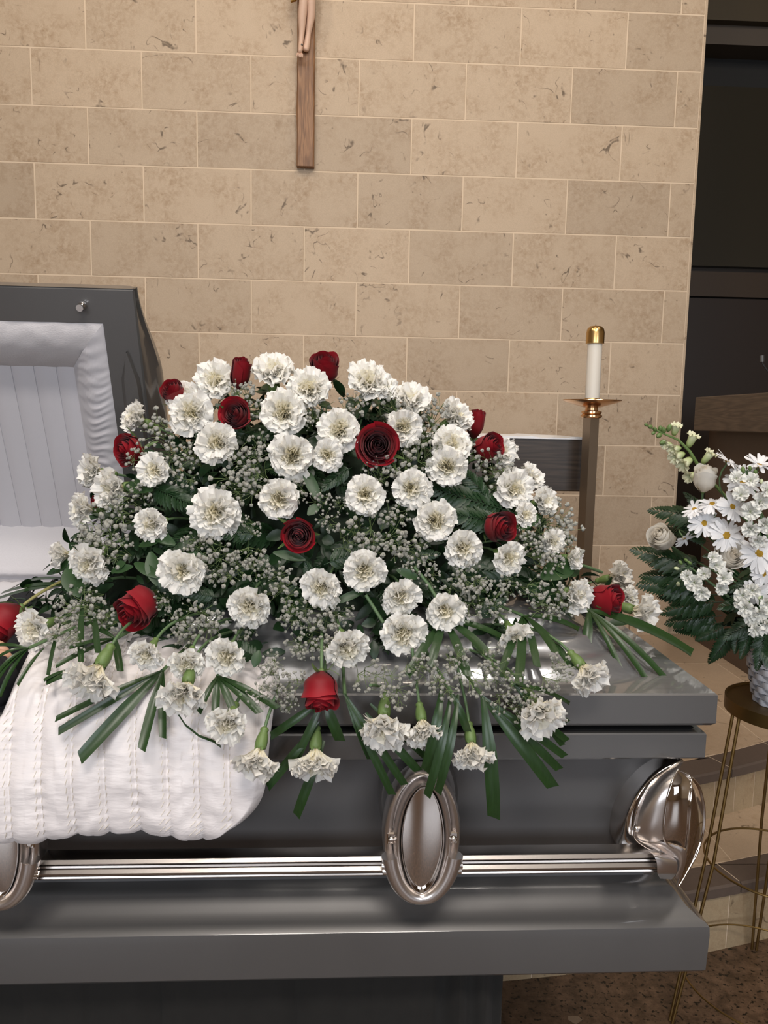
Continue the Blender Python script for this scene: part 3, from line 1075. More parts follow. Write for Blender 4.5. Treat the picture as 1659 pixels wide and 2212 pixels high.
for i, z in enumerate(np.linspace(CZ['bandb'] - .002, CZ['led'] + .0, 14)):
    s = math.sin(PI * (i + .3) / 14.5) ** .7
    xe_, yl = XR - .055, FY + .088
    core.append([(xe_ - .10 * s, yl + .010, z), (xe_ - .055 * s, yl - .020 * s, z), (xe_ - .005, yl - .030 * s, z), (xe_ + .004 * s, yl - .015 * s, z), (xe_ + .008 * s, yl + .05 * s, z), (xe_, yl + .09 * s, z), (xe_ - .04, yl + .02, z)])
b.grid(np.array(core), closed_v=True)
obj('core', b, M['satin_ch'], corner, True, 60)
# the far corner castings (rear right) as the same kind of core
b = MB()
b.grid(np.array([[(p[0], FY + BY - p[1], p[2]) for p in r][::-1] for r in core]), closed_v=True)
rc = obj('rear_corner_casting', b, M['satin_ch'], cask, True, 60)

# open head lid -------------------------------------------------------
hl = bpy.data.objects.new('head_lid', None); COL.objects.link(hl); hl.parent = cask
# plane of the opened lid: front-rim edge is on top
T_R = at(300, 627, 1.72)
hinge = np.array([T_R[0], 1.99, CZ['rim'] + .02])
upv = T_R - hinge; upv[0] = 0; LH = np.linalg.norm(upv); upv /= LH
outv = np.array([0, upv[2], -upv[1]])                   # towards the rear (outer dome side)
if outv[1] < 0: outv = -outv
XH = T_R[0]                                             # right end of the head lid


def lp(x, h, d):                                        # x, height along the lid, depth behind the rim plane
    return np.array([x, hinge[1], hinge[2]]) + upv * h + outv * d


XLL = -1.40
fw = .075                                               # flange width
mb = MB()
P = []
for (o_, d) in ((fw, .012), (fw, .0), (.004, .0), (0, .003), (0, .030), (.012, .036), (.03, .05), (.055, .10), (.07, .14), (.12, .17)):
    P.append([lp(XLL + o_, 0 + o_ * .4, d), lp(XH - o_, 0 + o_ * .4, d), lp(XH - o_, LH - o_, d), lp(XLL + o_, LH - o_, d)])
Pn = np.array(P)
# the end outline bulges outward behind the rim as in the photograph (shoulder low, narrow neck at the top)
mb.grid(Pn[:4], closed_v=True)
obj('lid_frame', mb, M['paint'], hl, True, 30)
mb = MB()
hs = np.linspace(0, 1, 40)
sec = []
for t in hs:
    h = LH * t
    s = min(1, max(0, (1 - t) / .30)); s = 3 * s * s - 2 * s ** 3      # dome depth grows from the top edge
    dpt = .03 + .13 * s
    row = []
    for (q, e) in ((0, 0), (.12, .0), (.35, -.002), (.45, .004), (.62, .004), (.72, -.006), (.9, -.014), (1.0, -.035)):
        row.append(lp(XH - .002 + e * 1.0 + .018 * s * math.sin(PI * q), h, .003 + dpt * q))
    for x in (XH - .15, -.9, XLL):
        row.append(lp(x, h, .003 + dpt * 1.03))
    sec.append(row)
sec = np.array(sec)
mb.grid(sec)
mb.grid(np.stack([sec[-1], np.array([lp(p[0], LH, 0) for p in sec[-1]])], 0))
obj('lid_shell', mb, M['paint'], hl, True, 30)
# raised bead on the front flange at the right
mb = MB()
P = []
for t in np.linspace(0, 1, 20):
    h = LH * (.02 + .80 * t)
    w_ = .022 * min(1, (1 - t) / .12 + .05)
    xm = XH - .030
    P.append([lp(xm - w_, h, -.0005), lp(xm - w_ * .55, h, -.012), lp(xm + w_ * .75, h, -.012), lp(xm + w_, h, -.0005)])
mb.grid(np.array(P)[:, ::-1])
obj('flange_rib', mb, M['paint'], hl, True, 30)
# shirred border
ux0, ux1 = XLL + fw, XH - fw
uh1, uh0 = LH - fw, .06
bw, bh = .105, .125
ih1, ih0, ix1 = uh1 - bh, .125, ux1 - bw
dd = .075


def puffs(u, v, amp, ku, ph=0):
    return amp * (math.sin(ku * u + 2.2 * math.sin(v * 9 + ph)) * .5 + .5 * math.sin(ku * 1.7 * u + 1.3 * math.sin(v * 14 + 1)))


mb = MB()
nu, nv = 150, 16
P = np.zeros((nu, nv, 3))
for i in range(nu):
    for j in range(nv):
        s = j / (nv - 1)
        xe1 = ux1 - bw * s
        x = ux0 + (xe1 - ux0) * i / (nu - 1)
        d = .002 + dd * s ** 2 - .014 * math.sin(PI * s) + puffs(x * 60, s, .0012, 1.0)
        P[i, j] = lp(x, uh1 - bh * s, d)
mb.grid(P[:, ::-1])
obj('top_border', mb, M['crepe'], hl, True, 80)
mb = MB()
nu, nv = 190, 18
P = np.zeros((nu, nv, 3))
for i in range(nu):
    for j in range(nv):
        s = j / (nv - 1)
        ht = uh1 - bh * s
        h = uh0 + (ht - uh0) * i / (nu - 1)
        rip = .0022 * math.sin(h * 330 + 3.0 * math.sin(s * 7 + h * 23)) * math.sin(PI * s) + .0016 * math.sin(h * 190 + s * 5) * math.sin(PI * s)
        d = .002 + dd * s ** 2 - .016 * math.sin(PI * s) + rip
        P[i, j] = lp(ux1 - bw * s, h, d)
mb.grid(P)
obj('side_border', mb, M['crepe2'], hl, True, 80)
# pleated cap panel, pleat by pleat
px0 = ix1 + .012
pw = .0515
k = 0
x = px0
while x > ux0 + .05:
    xa = x - pw
    mb = MB()
    P = []
    for h in np.linspace(ih0 - .05, ih1 + .02, 10):
        P.append([lp(xa - .004, h, dd + .006), lp(xa + .004, h, dd + .0005), lp(xa + pw * .5, h, dd - .001), lp(x - .002, h, dd + .0018), lp(x, h, dd + .008)])
    mb.grid(np.array(P))
    obj('pleat', mb, M['crepe2'], hl, True, 60)
    x = xa
mb = MB()
P = []
for x in np.linspace(ux0 - .03, ux1 - .01, 60):
    row = []
    for t in np.linspace(0, 1, 26):
        row.append(lp(x, -.075 + .205 * t, (dd + .004) * min(1, max(0, (-.075 + .205 * t - .045) / .075)) ** .7 - .035 * abs(math.sin(PI * t * 2)) ** .7 - .01 * (1 - t) + .0008 * math.sin(x * 260)))
    P.append(row)
mb.grid(np.array(P))
obj('lower_roll', mb, M['crepe'], hl, True, 80)
# lock stud on the flange
c = at(188, 664, 1.725)
ls = lp(c[0], LH - .038, 0)
b = MB()
pts = [ls - outv * a for a in (0, .008, .012, .022, .024)]
b.tube(pts, [.009, .009, .006, .0075, .0075], 14)
obj('lock_stud', b, M['chrome'], hl, True, 40)

# casket interior: back roll, bedding, pillow
mb = MB()
for (zc_, r) in ((CZ['rim'] - .005, .050), (CZ['rim'] - .09, .052)):
    P = []
    for x in np.linspace(XL + .10, -.10, 70):
        row = []
        for a in np.linspace(0, 2 * PI, 17)[:-1]:
            rr_ = r * (1 + .03 * math.sin(x * 170 + a * 2))
            row.append((x, BY - .108 + rr_ * math.sin(a) * .8, zc_ + rr_ * math.cos(a)))
        P.append(row)
    mb.grid(np.array(P)[::-1], closed_v=True)
obj('side_roll', mb, M['crepe'], cask, True, 80)
mb = MB()
P = []
for x in np.linspace(XL + .10, -.12, 50):
    row = []
    for t in np.linspace(0, 1, 24):
        row.append((x, FY + .095 + (BY - FY - .19) * t, CZ['rim'] - .16 + .01 * math.sin(9 * t) * math.sin(x * 14)))
    P.append(row)
mb.grid(np.array(P)[::-1])
obj('mattress', mb, M['crepe'], cask, True, 80)

# velvet skirt of the bier
mb = MB()
xr_ = at(1082, 2150, 1.33)[0]
pts = []
xs = np.linspace(-1.35, xr_, 240)


def fold(x):
    k = (x - xr_) / .128
    return .012 * abs(math.sin(PI * k)) ** .35 * 1 + .004 * math.sin(k * 9) + (.012 * math.sin(k * 17) if x > xr_ - .14 else 0)


P = []
for x in xs:
    P.append([(x + .006 * (1 - t) * math.sin(x * 31), 1.335 - fold(x) * (1 + .5 * (1 - t)), .01 + (CZ['bot'] - .012) * t) for t in np.linspace(0, 1, 8)])
yb_ = 1.93
for y in np.linspace(1.335, yb_, 50):
    P.append([(xr_ + .008 + .010 * math.sin(y * 60) * (1.3 - t), y, .01 + (CZ['bot'] - .012) * t) for t in np.linspace(0, 1, 8)])
mb.grid(np.array(P))
sk = obj('bier_skirt', mb, M['velvet'], None, True, 60)
tag(sk, 'charcoal velvet pleated skirt hanging to the floor under the casket', 'drape')

# person (mostly outside the frame) ------------------------------------
per = thing('person', 'person lying in the casket in a dark suit, hands folded', 'person', (-.95, 1.62, CZ['rim'] - .15))
zb_ = CZ['rim'] - .06
nodes = [(-.52, 1.62, zb_, .15, .07), (-.72, 1.62, zb_ + .015, .15, .085), (-.92, 1.62, zb_ + .02, .17, .09), (-1.06, 1.62, zb_ + .02, .15, .07), (-1.13, 1.62, zb_ + .03, .055, .055),
         (-1.05, 1.44, zb_ + .0, .062), (-.90, 1.36, zb_ + .02, .052), (-.80, 1.34, zb_ + .04, .046), (-.72, 1.33, zb_ + .05, .040),
         (-1.05, 1.80, zb_ + .0, .062), (-.86, 1.87, zb_ + .0, .052), (-.77, 1.80, zb_ + .05, .044), (-.73, 1.70, zb_ + .10, .036)]
skin_obj('suit', nodes, [(0, 1), (1, 2), (2, 3), (3, 4), (3, 5), (5, 6), (6, 7), (7, 8), (3, 9), (9, 10), (10, 11), (11, 12)], M['suit'], per, root=2)
nodes = [(-1.12, 1.62, zb_ + .03, .05), (-1.18, 1.62, zb_ + .045, .058, .065), (-1.25, 1.62, zb_ + .06, .078, .085), (-1.31, 1.62, zb_ + .05, .066, .07)]
skin_obj('head', nodes, [(0, 1), (1, 2), (2, 3)], M['skin'], per, root=2)
b = MB()
b.tube([(-1.235, 1.62, zb_ + .150), (-1.215, 1.62, zb_ + .158), (-1.208, 1.62, zb_ + .146)], [.006, .011, .008], 10)
obj('nose', b, M['skin'], per)
# hand lying on the belly: palm plus five separate fingers pointing to the right
w0 = at(-60, 1412, 1.34)
h0 = np.array([w0[0], 1.34, w0[2]])


def hp(px, py, Y=1.34): return at(px, py, Y)


nodes = [(*hp(-110, 1440, 1.29), .026, .020), (*hp(-75, 1428, 1.315), .034, .018), (*hp(-40, 1415, 1.33), .036, .016)]
edges = [(0, 1), (1, 2)]
tips = [((-22, 1390), (-2, 1392), (10, 1400), 1.375), ((-18, 1402), (6, 1404), (20, 1412), 1.355), ((-18, 1414), (8, 1415), (27, 1421), 1.335), ((-20, 1426), (2, 1428), (18, 1432), 1.315)]
for a, c_, e, Y in tips:
    k = len(nodes)
    nodes += [(*hp(*a, Y), .0105), (*hp(*c_, Y - .005), .0095), (*hp(*e, Y - .002), .0078)]
    edges += [(2, k), (k, k + 1), (k + 1, k + 2)]
k = len(nodes)
nodes += [(*hp(-70, 1395, 1.35), .011), (*hp(-45, 1384, 1.375), .0095), (*hp(-28, 1380, 1.385), .008)]
edges += [(1, k), (k, k + 1), (k + 1, k + 2)]
skin_obj('hand', nodes, edges, M['skin'], per, root=1)
nodes = [(*hp(-190, 1500, 1.31), .050), (*hp(-90, 1487, 1.29), .050), (*hp(-8, 1470, 1.275), .050), (*hp(12, 1462, 1.27), .044)]
skin_obj('sleeve', nodes, [(0, 1), (1, 2), (2, 3)], M['suit'], per, root=1)

# pillow under the head
b = MB()
P = []
for u in np.linspace(-1, 1, 16):
    P.append([(-1.28 + .13 * u, 1.62 + .26 * v, zb_ - .03 + .05 * (1 - abs(u) ** 3) * (1 - abs(v) ** 4)) for v in np.linspace(-1, 1, 20)])
b.grid(np.array(P)[::-1])
pi_ = obj('pillow', b, M['crepe'], None, True, 80)
tag(pi_, 'white lining pillow at the head end inside the casket', 'pillow')

# quilted overlay throw --------------------------------------------------
mb = MB()
nu, nv = 300, 230
P = np.zeros((nu, nv, 3)); 
path = np.array([(1.92, CZ['rim'] + .00), (1.75, CZ['rim'] + .045), (1.55, CZ['rim'] + .065), (1.36, CZ['rim'] + .045), (1.27, CZ['rim'] + .028), (1.222, CZ['rim'] + .004), (1.194, CZ['rim'] - .04), (1.166, CZ['rim'] - .12), (1.160, CZ['rim'] - .195), (1.168, CZ['rim'] - .213), (1.186, CZ['rim'] - .214), (1.200, CZ['rim'] - .185)])
seg = np.r_[0, np.cumsum(np.linalg.norm(np.diff(path, axis=0), axis=1))]; seg /= seg[-1]
tt = np.linspace(0, 1, nv)
py_ = np.interp(tt, seg, path[:, 0]); pz_ = np.interp(tt, seg, path[:, 1])
for _ in range(6):
    py_[1:-1] = (py_[:-2] + 2 * py_[1:-1] + py_[2:]) / 4; pz_[1:-1] = (pz_[:-2] + 2 * pz_[1:-1] + pz_[2:]) / 4
ny = np.gradient(pz_); nz = -np.gradient(py_); nn = np.hypot(ny, nz); ny /= nn; nz /= nn      # outward normal
ny, nz = ny, nz
arcl = np.r_[0, np.cumsum(np.hypot(np.diff(py_), np.diff(pz_)))]
phs = rng.random(40) * 6.28


def left_edge(y, z):
    """world x where the throw's slanting left edge runs: it uncovers the folded hands"""
    x = -.6
    for _ in range(8):
        w = np.array([x, y, z]) - CAM
        zz = w @ CF
        ix, iy = 829.5 + F_PX * (w @ CR) / zz, 1106 - F_PX * (w @ CU) / zz
        want = np.interp(iy, (1250, 1300, 1340, 1395, 1460, 1540, 1600, 1700), (190, 150, 92, 63, 30, -2, -50, -90))
        x += (want - ix) * zz / F_PX
    return x

front_t = 1 - (arcl[-1] - arcl) / .45
for j in range(nv):
    s_ = arcl[j]
    down = max(0, CZ['rim'] - pz_[j])
    # right edge with rounded lower corner, left edge uncovering the arm
    xr = -.125 + .0 - .015 * down / .2
    cut = max(0, down - .12) / .092
    xr -= .075 * cut ** 2.2 if py_[j] < 1.23 else 0
    xlft = left_edge(py_[j], pz_[j])
    for i in range(nu):
        u = i / (nu - 1)
        x = xlft + (xr - xlft) * u
        # stitch columns every 4.9 cm with horizontal puckers around them
        k = (x + .02 * math.sin(s_ * 4)) / .049
        kc = round(k); dk = (k - kc)
        col = math.exp(-(dk / .20) ** 2)
        edge = min(1, u / .03, (1 - u) / .03)
        puck = .0019 * col * (.55 + .45 * math.sin(s_ * 37 + phs[kc % 40] * 3)) * math.sin(s_ * (430 + 40 * math.sin(kc * 2.1)) + phs[kc % 40] + 2.2 * math.sin(s_ * 53 + kc * 1.7)) + .0009 * math.sin(s_ * 120 + 2.1 * math.sin(x * 37 + kc * .5) + 3 * math.sin(s_ * 17 + x * 9)) * (1 - col)
        puff = .0065 * abs(math.cos(PI * (k - kc))) ** 1.0 * 0 + .0042 * (1 - col) - .0022 * math.exp(-(dk / .05) ** 2)
        wav = .0035 * math.sin(x * 21 + s_ * 13) + .0015 * math.sin(x * 55 - s_ * 29)
        lower = min(1, down / .16)
        sag = .010 * lower * math.sin(x * 16 + 1)
        h = (puck + puff + wav) * edge - .012 * (1 - edge) ** 2
        P[i, j] = (x, py_[j] + ny[j] * h, pz_[j] + nz[j] * h + (sag if j > nv * .8 else 0) * .5)
mb.grid(P)
th = obj('quilted_throw', mb, M['cloth'], None, True, 80)
tag(th, 'white quilted satin throw draped over the open front of the casket', 'throw')
b = MB()
for j0 in range(0):
    pass
# stitches: short threads in paired columns on the throw
st = MB()
for kc in range(-18, -3):
    for off in (-.0045, .0045):
        for j in range(int(nv * .40), int(nv * .93), 3):
            x = kc * .049 - .02 * math.sin(arcl[j] * 4) + off
            u = (x - P[0, j, 0]) / (P[-1, j, 0] - P[0, j, 0])
            if not .02 < u < .97: continue
            i = u * (nu - 1); i0 = int(i)
            p0 = P[i0, j] + np.array([0, ny[j], nz[j]]) * .0008
            p1 = P[i0, min(nv - 1, j + 2)] + np.array([0, ny[j], nz[j]]) * .0008
            st.tube([p0, p1], .0005, 4, cap=False)
obj('stitching', st, plain('white thread', (.72, .66, .56), .6), th, True, 80, kind='stuff')

# ------------------------------------------------------------------ plant stand and basket at the right
SX, SY = at(1703, 1517, 1.85)[0], 1.85
SZ = at(1703, 1517, 1.85)[2]
rt = (SX - at(1579, 1517, 1.85)[0])
stn = thing('plant_stand', 'antique brass wire plant stand with round top, right of the casket', 'stand', (SX, SY, 0))
mb = MB(); mb.lathe([(0, -.008), (rt - .004, -.008), (rt - .004, -.030), (rt, -.030), (rt, .003), (rt - .004, .003), (rt - .006, -.002), (0, -.002)], 56, (SX, SY, SZ))
obj('top', mb, M['stand_top'], stn, True, 40)
for a in (PI + .12, PI + .12 + 2.75, PI + .12 - 2.1):
    for dl in (-.09, .09):
        aa = a + dl
        aw = a + dl * .25
        b = MB()
        r1, r2 = rt - .006, rt * 1.0 + .115
        b.tube([(SX + r1 * math.cos(aa), SY + r1 * math.sin(aa), SZ - .02), (SX + (r1 + .045) * math.cos(aa), SY + (r1 + .045) * math.sin(aa), SZ * .52), (SX + r2 * math.cos(aw), SY + r2 * math.sin(aw), .004)], .0042, 8)
        obj('leg', b, M['stand'], stn)
for (z, r, rr_) in ((at(1682, 1864, 1.85)[2], .172, .003), (at(1690, 2110, 1.85)[2], .215, .0025)):
    b = MB()
    b.tube([(SX + r * math.cos(q), SY + r * math.sin(q), z) for q in np.linspace(0, 2 * PI, 61)[:-1]], rr_, 7, closed=True)
    obj('ring', b, M['stand'], stn)

bz0 = SZ - .002
bk = thing('basket', 'whitewashed woven splint basket on the brass plant stand', 'basket', (SX, SY, bz0))
BH = .185
rb, rtp = .080, .116


def brad(t): return rb + (rtp - rb) * t ** .8


NS = 26
for s in range(NS):
    b = MB(); a0 = 2 * PI * s / NS
    P = []
    for t in np.linspace(0, 1, 16):
        r = brad(t) + .0030 * math.cos(t * 11 * PI + s * PI)
        P.append([(SX + r * math.cos(a0 + q), SY + r * math.sin(a0 + q), bz0 + BH * t) for q in (-.065, -.03, .03, .065)])
    b.grid(np.array(P)[:, ::1])
    obj('upright_splint', b, M['wicker'], bk)
for k in range(11):
    b = MB(); t = (k + .5) / 11
    P = []
    for q in range(104):
        a = 2 * PI * q / 104
        r = brad(t) + .0034 * math.cos(a * NS / 2 * 2 / 2 + k * PI) * (1 if True else 0)
        r = brad(t) + .0024 * math.cos(a * NS / 2 + k * PI)
        dz = BH / 11 * .44
        P.append([(SX + r * math.cos(a), SY + r * math.sin(a), bz0 + BH * t - dz), (SX + (r + .001) * math.cos(a), SY + (r + .001) * math.sin(a), bz0 + BH * t), (SX + r * math.cos(a), SY + r * math.sin(a), bz0 + BH * t + dz)])
    b.grid(np.array(P), closed_u=True)
    obj('weaver', b, M['wicker'], bk)
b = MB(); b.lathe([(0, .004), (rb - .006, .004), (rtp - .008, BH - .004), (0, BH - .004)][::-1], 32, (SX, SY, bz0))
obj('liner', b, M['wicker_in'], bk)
b = MB()
for q in range(3):
    ph = q * 2.1
    b.tube([(SX + (brad(1) + .004 * math.cos(9 * a + ph)) * math.cos(a), SY + (brad(1) + .004 * math.cos(9 * a + ph)) * math.sin(a), bz0 + BH + .004 * math.sin(9 * a + ph)) for a in np.linspace(0, 2 * PI, 121)[:-1]], .0035, 6, closed=True)
obj('rim', b, M['wicker'], bk)
#FLOWERS
# ------------------------------------------------------------------ the casket spray: shape of the mound
MC = np.array([-.07, 1.63])
MZ = CZ['rim'] + .03
MAX, MBY, MH = .70, .345, .555


def limit(t):                       # horizontal reach at relative height t
    t = min(max(t, 0), 1)
    return math.sqrt(max(0, 1 - t)) * (1 - .10 * t)


def surf(px, py, push=0.0):
    """first point of the mound (or of the lid / front of the casket) met by the ray through a pixel"""
    d = ray(px, py)
    best = None
    Y = 1.0
    while Y < 2.1:
        p = CAM + d * (Y / d[1])
        z = p[2]
        rho = math.hypot((p[0] - MC[0]) / MAX, (p[1] - MC[1]) / MBY)
        t = (z - MZ) / MH
        g = rho - limit(t) if t > 0 else 9
        if t > 1: g = rho + (t - 1) * 1.2
        if z < CZ['rim'] + .035 and Y > 1.205: g = min(g, -.01)
        if z < CZ['rim'] + .07 and Y > 1.25 and p[0] < .6: g = min(g, 0.0 - .001)
        if p[0] < -.11:                       # lying on the quilted throw
            if Y > 1.16 and z < CZ['rim'] - .06: g = -.01
            if Y > 1.186 and z < CZ['rim'] + .01: g = -.01
            if Y > 1.2 and z < CZ['rim'] + .012 + np.interp(Y, (1.2, 1.222, 1.27, 1.36, 1.55, 1.75, 1.92), (-.04, .012, .030, .048, .066, .046, 0)): g = -.01
        if g < 0:
            return p - d / np.linalg.norm(d) * push
        if best is None or g < best[0]: best = (g, p)
        Y += .006
    return best[1]


def mound_point(phi, t, k=1.0):
    r = limit(t) * k
    return np.array([MC[0] + MAX * r * math.cos(phi), MC[1] + MBY * r * math.sin(phi), MZ + MH * t * (.35 + .65 * k)])


def mound_normal(phi, t):
    e = .01
    a = mound_point(phi + e, t) - mound_point(phi - e, t)
    b_ = mound_point(phi, min(.99, t + e)) - mound_point(phi, max(0, t - e))
    n = np.cross(a, b_)
    return n / (np.linalg.norm(n) + 1e-9)


# core that fills the middle, its dark colour painting the gaps' shade -------------------------------------------------
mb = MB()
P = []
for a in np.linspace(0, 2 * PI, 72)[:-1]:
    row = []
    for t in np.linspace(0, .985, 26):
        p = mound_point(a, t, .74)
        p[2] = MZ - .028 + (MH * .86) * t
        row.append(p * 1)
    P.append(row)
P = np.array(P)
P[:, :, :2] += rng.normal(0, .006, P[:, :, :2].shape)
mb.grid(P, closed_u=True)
core_o = obj('greenery', mb, M['core_shade'], None, True, 80)
tag(core_o, 'greenery core, dark with painted shade, in the middle of the casket spray', 'greenery', kind='stuff')


def leaf_grid(L, Wd, n=7, fold=.15, droop=.2, teeth=0):
    P = []
    for i in range(n):
        s = i / (n - 1)
        w = Wd * math.sin(PI * min(.97, s * .93 + .03)) ** .8
        if teeth and i % 2: w *= 1 - teeth
        z = -droop * s * s * L
        P.append([(L * s, -w, z + fold * w), (L * s, 0, z), (L * s, w, z + fold * w)])
    return np.array(P)


fol = MB()
for q in range(2300):
    phi = random.uniform(-PI, PI); t = random.random() ** 1.25 * .95
    if math.sin(phi) > .35 and random.random() < .6: continue
    p = mound_point(phi, t, random.uniform(.70, .93))
    n = Vector(mound_normal(phi, t)).normalized()
    if p[2] < CZ['rim'] + .02: p[2] = CZ['rim'] + .025
    d = (n * random.uniform(.2, .9) + Vector((random.gauss(0, 1), random.gauss(0, 1), random.gauss(-.3, .8))) * .6).normalized()
    G = leaf_grid(random.uniform(.022, .05), random.uniform(.005, .012), 6, .3, .3)
    xax = d; zax = (n - d * n.dot(d)).normalized(); yax = zax.cross(xax)
    R_ = np.array([xax, yax, zax])
    fol.grid(G @ R_ + p)
fo = obj('foliage', fol, M['fern'], None, True, 80)
tag(fo, 'small dark green leaves crowded beneath the flowers of the casket spray', 'foliage', kind='stuff')


# fern fronds -------------------------------------------------------------------
def frond_mesh(seed):
    r = random.Random(seed)
    b = MB()
    n = 17
    curv = r.uniform(-.12, .12)

    def pos(s): return np.array([s, curv * s * s, -.22 * s * s])
    b.tube([pos(s) for s in np.linspace(0, 1, 8)], [.010 * (1 - .8 * s) for s in np.linspace(0, 1, 8)], 5)
    for k in range(n):
        s = .12 + .86 * k / (n - 1)
        L = .34 * (1 - s) ** .62 * min(1, .45 + s * 1.6) + .02
        for sd in (-1, 1):
            a = math.radians(62 - 26 * s + r.uniform(-6, 6))
            G = leaf_grid(L, L * .135 + .010, 9, .25, .25, .34)
            ca, sa = math.cos(a), math.sin(a) * sd
            tw = r.uniform(-.3, .3)
            R_ = np.array([[ca, sa, -.12], [-sa, ca, tw], [0, 0, 1]])
            b.grid(G @ R_ + pos(s + .012 * sd))
    return mesh_of('fern_frond', b, M['fern'], True, 80)


FROND = [frond_mesh(s) for s in range(5)]


def place_axes(o, p, xdir, zhint, scale):
    x = Vector(xdir).normalized()
    z = Vector(zhint); z = (z - x * z.dot(x)).normalized()
    y = z.cross(x)
    o.matrix_world = Matrix(((x[0] * scale, y[0] * scale, z[0] * scale, p[0]), (x[1] * scale, y[1] * scale, z[1] * scale, p[1]), (x[2] * scale, y[2] * scale, z[2] * scale, p[2]), (0, 0, 0, 1)))


def add_frond(p, d, nrm, L, label, group):
    o = link('fern_frond', random.choice(FROND))
    place_axes(o, p, d, nrm, L)
    return tag(o, label, 'fern', group)


FL = 'dark green leatherleaf fern frond tucked between the flowers of the casket spray'
for q in range(120):
    phi = random.uniform(-PI * 1.02, PI * .02) if random.random() < .82 else random.uniform(0, PI)
    t = random.random() ** 1.1 * .92
    n = Vector(mound_normal(phi, t)).normalized()
    p = mound_point(phi, min(.97, t + .10), .74)
    rad = Vector((math.cos(phi) * .9, math.sin(phi), 0))
    d = (rad * .8 + Vector((0, 0, -.45 + .9 * t)) + Vector([random.gauss(0, .45) for _ in range(3)]))
    if t > .45: d.z = min(d.z, -.1)
    add_frond(p, d, n, random.uniform(.12, .17) * (1 - .35 * t), FL, 'fern fronds filling the casket spray')


def frond_px(root, tip, Y0, Y1, label, group, bend=0):
    a, b_ = at(*root, Y0), at(*tip, Y1)
    nrm = -CF + .5 * CU
    return add_frond(a, b_ - a, nrm, float(np.linalg.norm(b_ - a)), label, group)


def on(px, py, push=.0):
    return surf(px, py, push)


for r_, t_ in (((1100, 1105), (960, 1060)), ((1085, 1130), (985, 1110)), ((1060, 1085), (1000, 1015)), ((700, 1220), (800, 1175)), ((560, 1420), (480, 1390)), ((690, 1300), (660, 1225)),
               ((1130, 1290), (1230, 1265)), ((470, 1290), (395, 1275)), ((560, 1150), (480, 1150)), ((1020, 1330), (1090, 1300)), ((330, 1050), (400, 1090)), ((1180, 1110), (1130, 1100)), ((760, 1010), (700, 1040)), ((860, 1210), (940, 1190))):
    a = on(*r_, .01); b_ = on(*t_, .035)
    add_frond(a, b_ - a, -CF + .3 * CU, float(np.linalg.norm(b_ - a)) * 1.1, FL, 'fern fronds filling the casket spray')


# petals --------------------------------------------------------------------------
def petal(L, th0, th1, Wd, ruf, fr, r, nu=13, ns=6, cup=.0, tint0=0.0, tint1=1.0):
    ph, ph2 = r.uniform(0, 6.28), r.uniform(0, 6.28)
    kf = r.uniform(4.5, 7.5)
    P = np.zeros((ns, nu, 3)); T = np.zeros((ns, nu))
    ss = np.linspace(0, 1, 40)
    th = th0 + (th1 - th0) * ss ** 1.2
    cx_ = np.cumsum(np.sin(th)) / 40 * L; cz_ = np.cumsum(np.cos(th)) / 40 * L
    for i in range(ns):
        s = i / (ns - 1)
        for j in range(nu):
            u = -1 + 2 * j / (nu - 1)
            se = s * (1 - .16 * u * u)
            if i == ns - 1: se += fr * (1 if j % 2 else -1) * r.uniform(.5, 1.2)
            q = min(1.06, max(0, se)) * 39
            q0 = int(min(38, q)); f_ = q - q0
            x = cx_[q0] * (1 - f_) + cx_[q0 + 1] * f_; z = cz_[q0] * (1 - f_) + cz_[q0 + 1] * f_
            tn = np.interp(min(1, se), ss, th)
            w = Wd * (.10 + .90 * s ** .85)
            d = ruf * s ** 1.7 * math.sin(kf * u + ph + 1.2 * s) + ruf * .5 * s ** 2 * math.sin(kf * 2.3 * u + ph2) + cup * u * u * s
            P[i, j] = (x - d * math.cos(tn), u * w, z + d * math.sin(tn))
            T[i, j] = tint0 + (tint1 - tint0) * s
    return P, T


def rotz(P, a, c=(0, 0)):
    ca, sa = math.cos(a), math.sin(a)
    Q = P.copy()
    Q[..., 0] = P[..., 0] * ca - P[..., 1] * sa + c[0]
    Q[..., 1] = P[..., 0] * sa + P[..., 1] * ca + c[1]
    return Q


def carn_outer(seed):
    r = random.Random(seed)
    b = MB()
    P, T = petal(1.0 + r.uniform(-.06, .08), .35, 1.55 + r.uniform(-.15, .25), (.48 + r.uniform(-.06, .08)), .10, .015, r, 17, 7, tint0=.15, tint1=1.0)
    b.grid(P, col=T)
    return mesh_of('petal', b, M['carn_b'], True, 80)


def carn_centre(seed, openness):
    r = random.Random(seed)
    b = MB()
    for (cnt, L, a0, a1, Wd, ruf, lo, hi) in ((9, .93, .30, 1.25, .44, .13, .25, 1.0), (8, .84, .22, .98, .42, .16, .2, .80), (8, .76, .12, .70, .36, .17, .1, .58), (7, .68, .05, .40, .30, .17, .05, .42), (4, .60, .0, .14, .24, .15, .0, .30)):
        for k in range(cnt):
            P, T = petal(L * r.uniform(.88, 1.10), a0 + r.uniform(-.1, .1), a1 * openness + r.uniform(-.28, .28), Wd * r.uniform(.8, 1.2), ruf * r.uniform(.6, 1.25), .013, r, 13, 6, tint0=lo, tint1=hi)
            P = rotz(P, 2 * PI * (k + r.random() * .6) / cnt)
            b.grid(P, col=T)
    return mesh_of('petal_ruffle', b, M['carn'], True, 80)


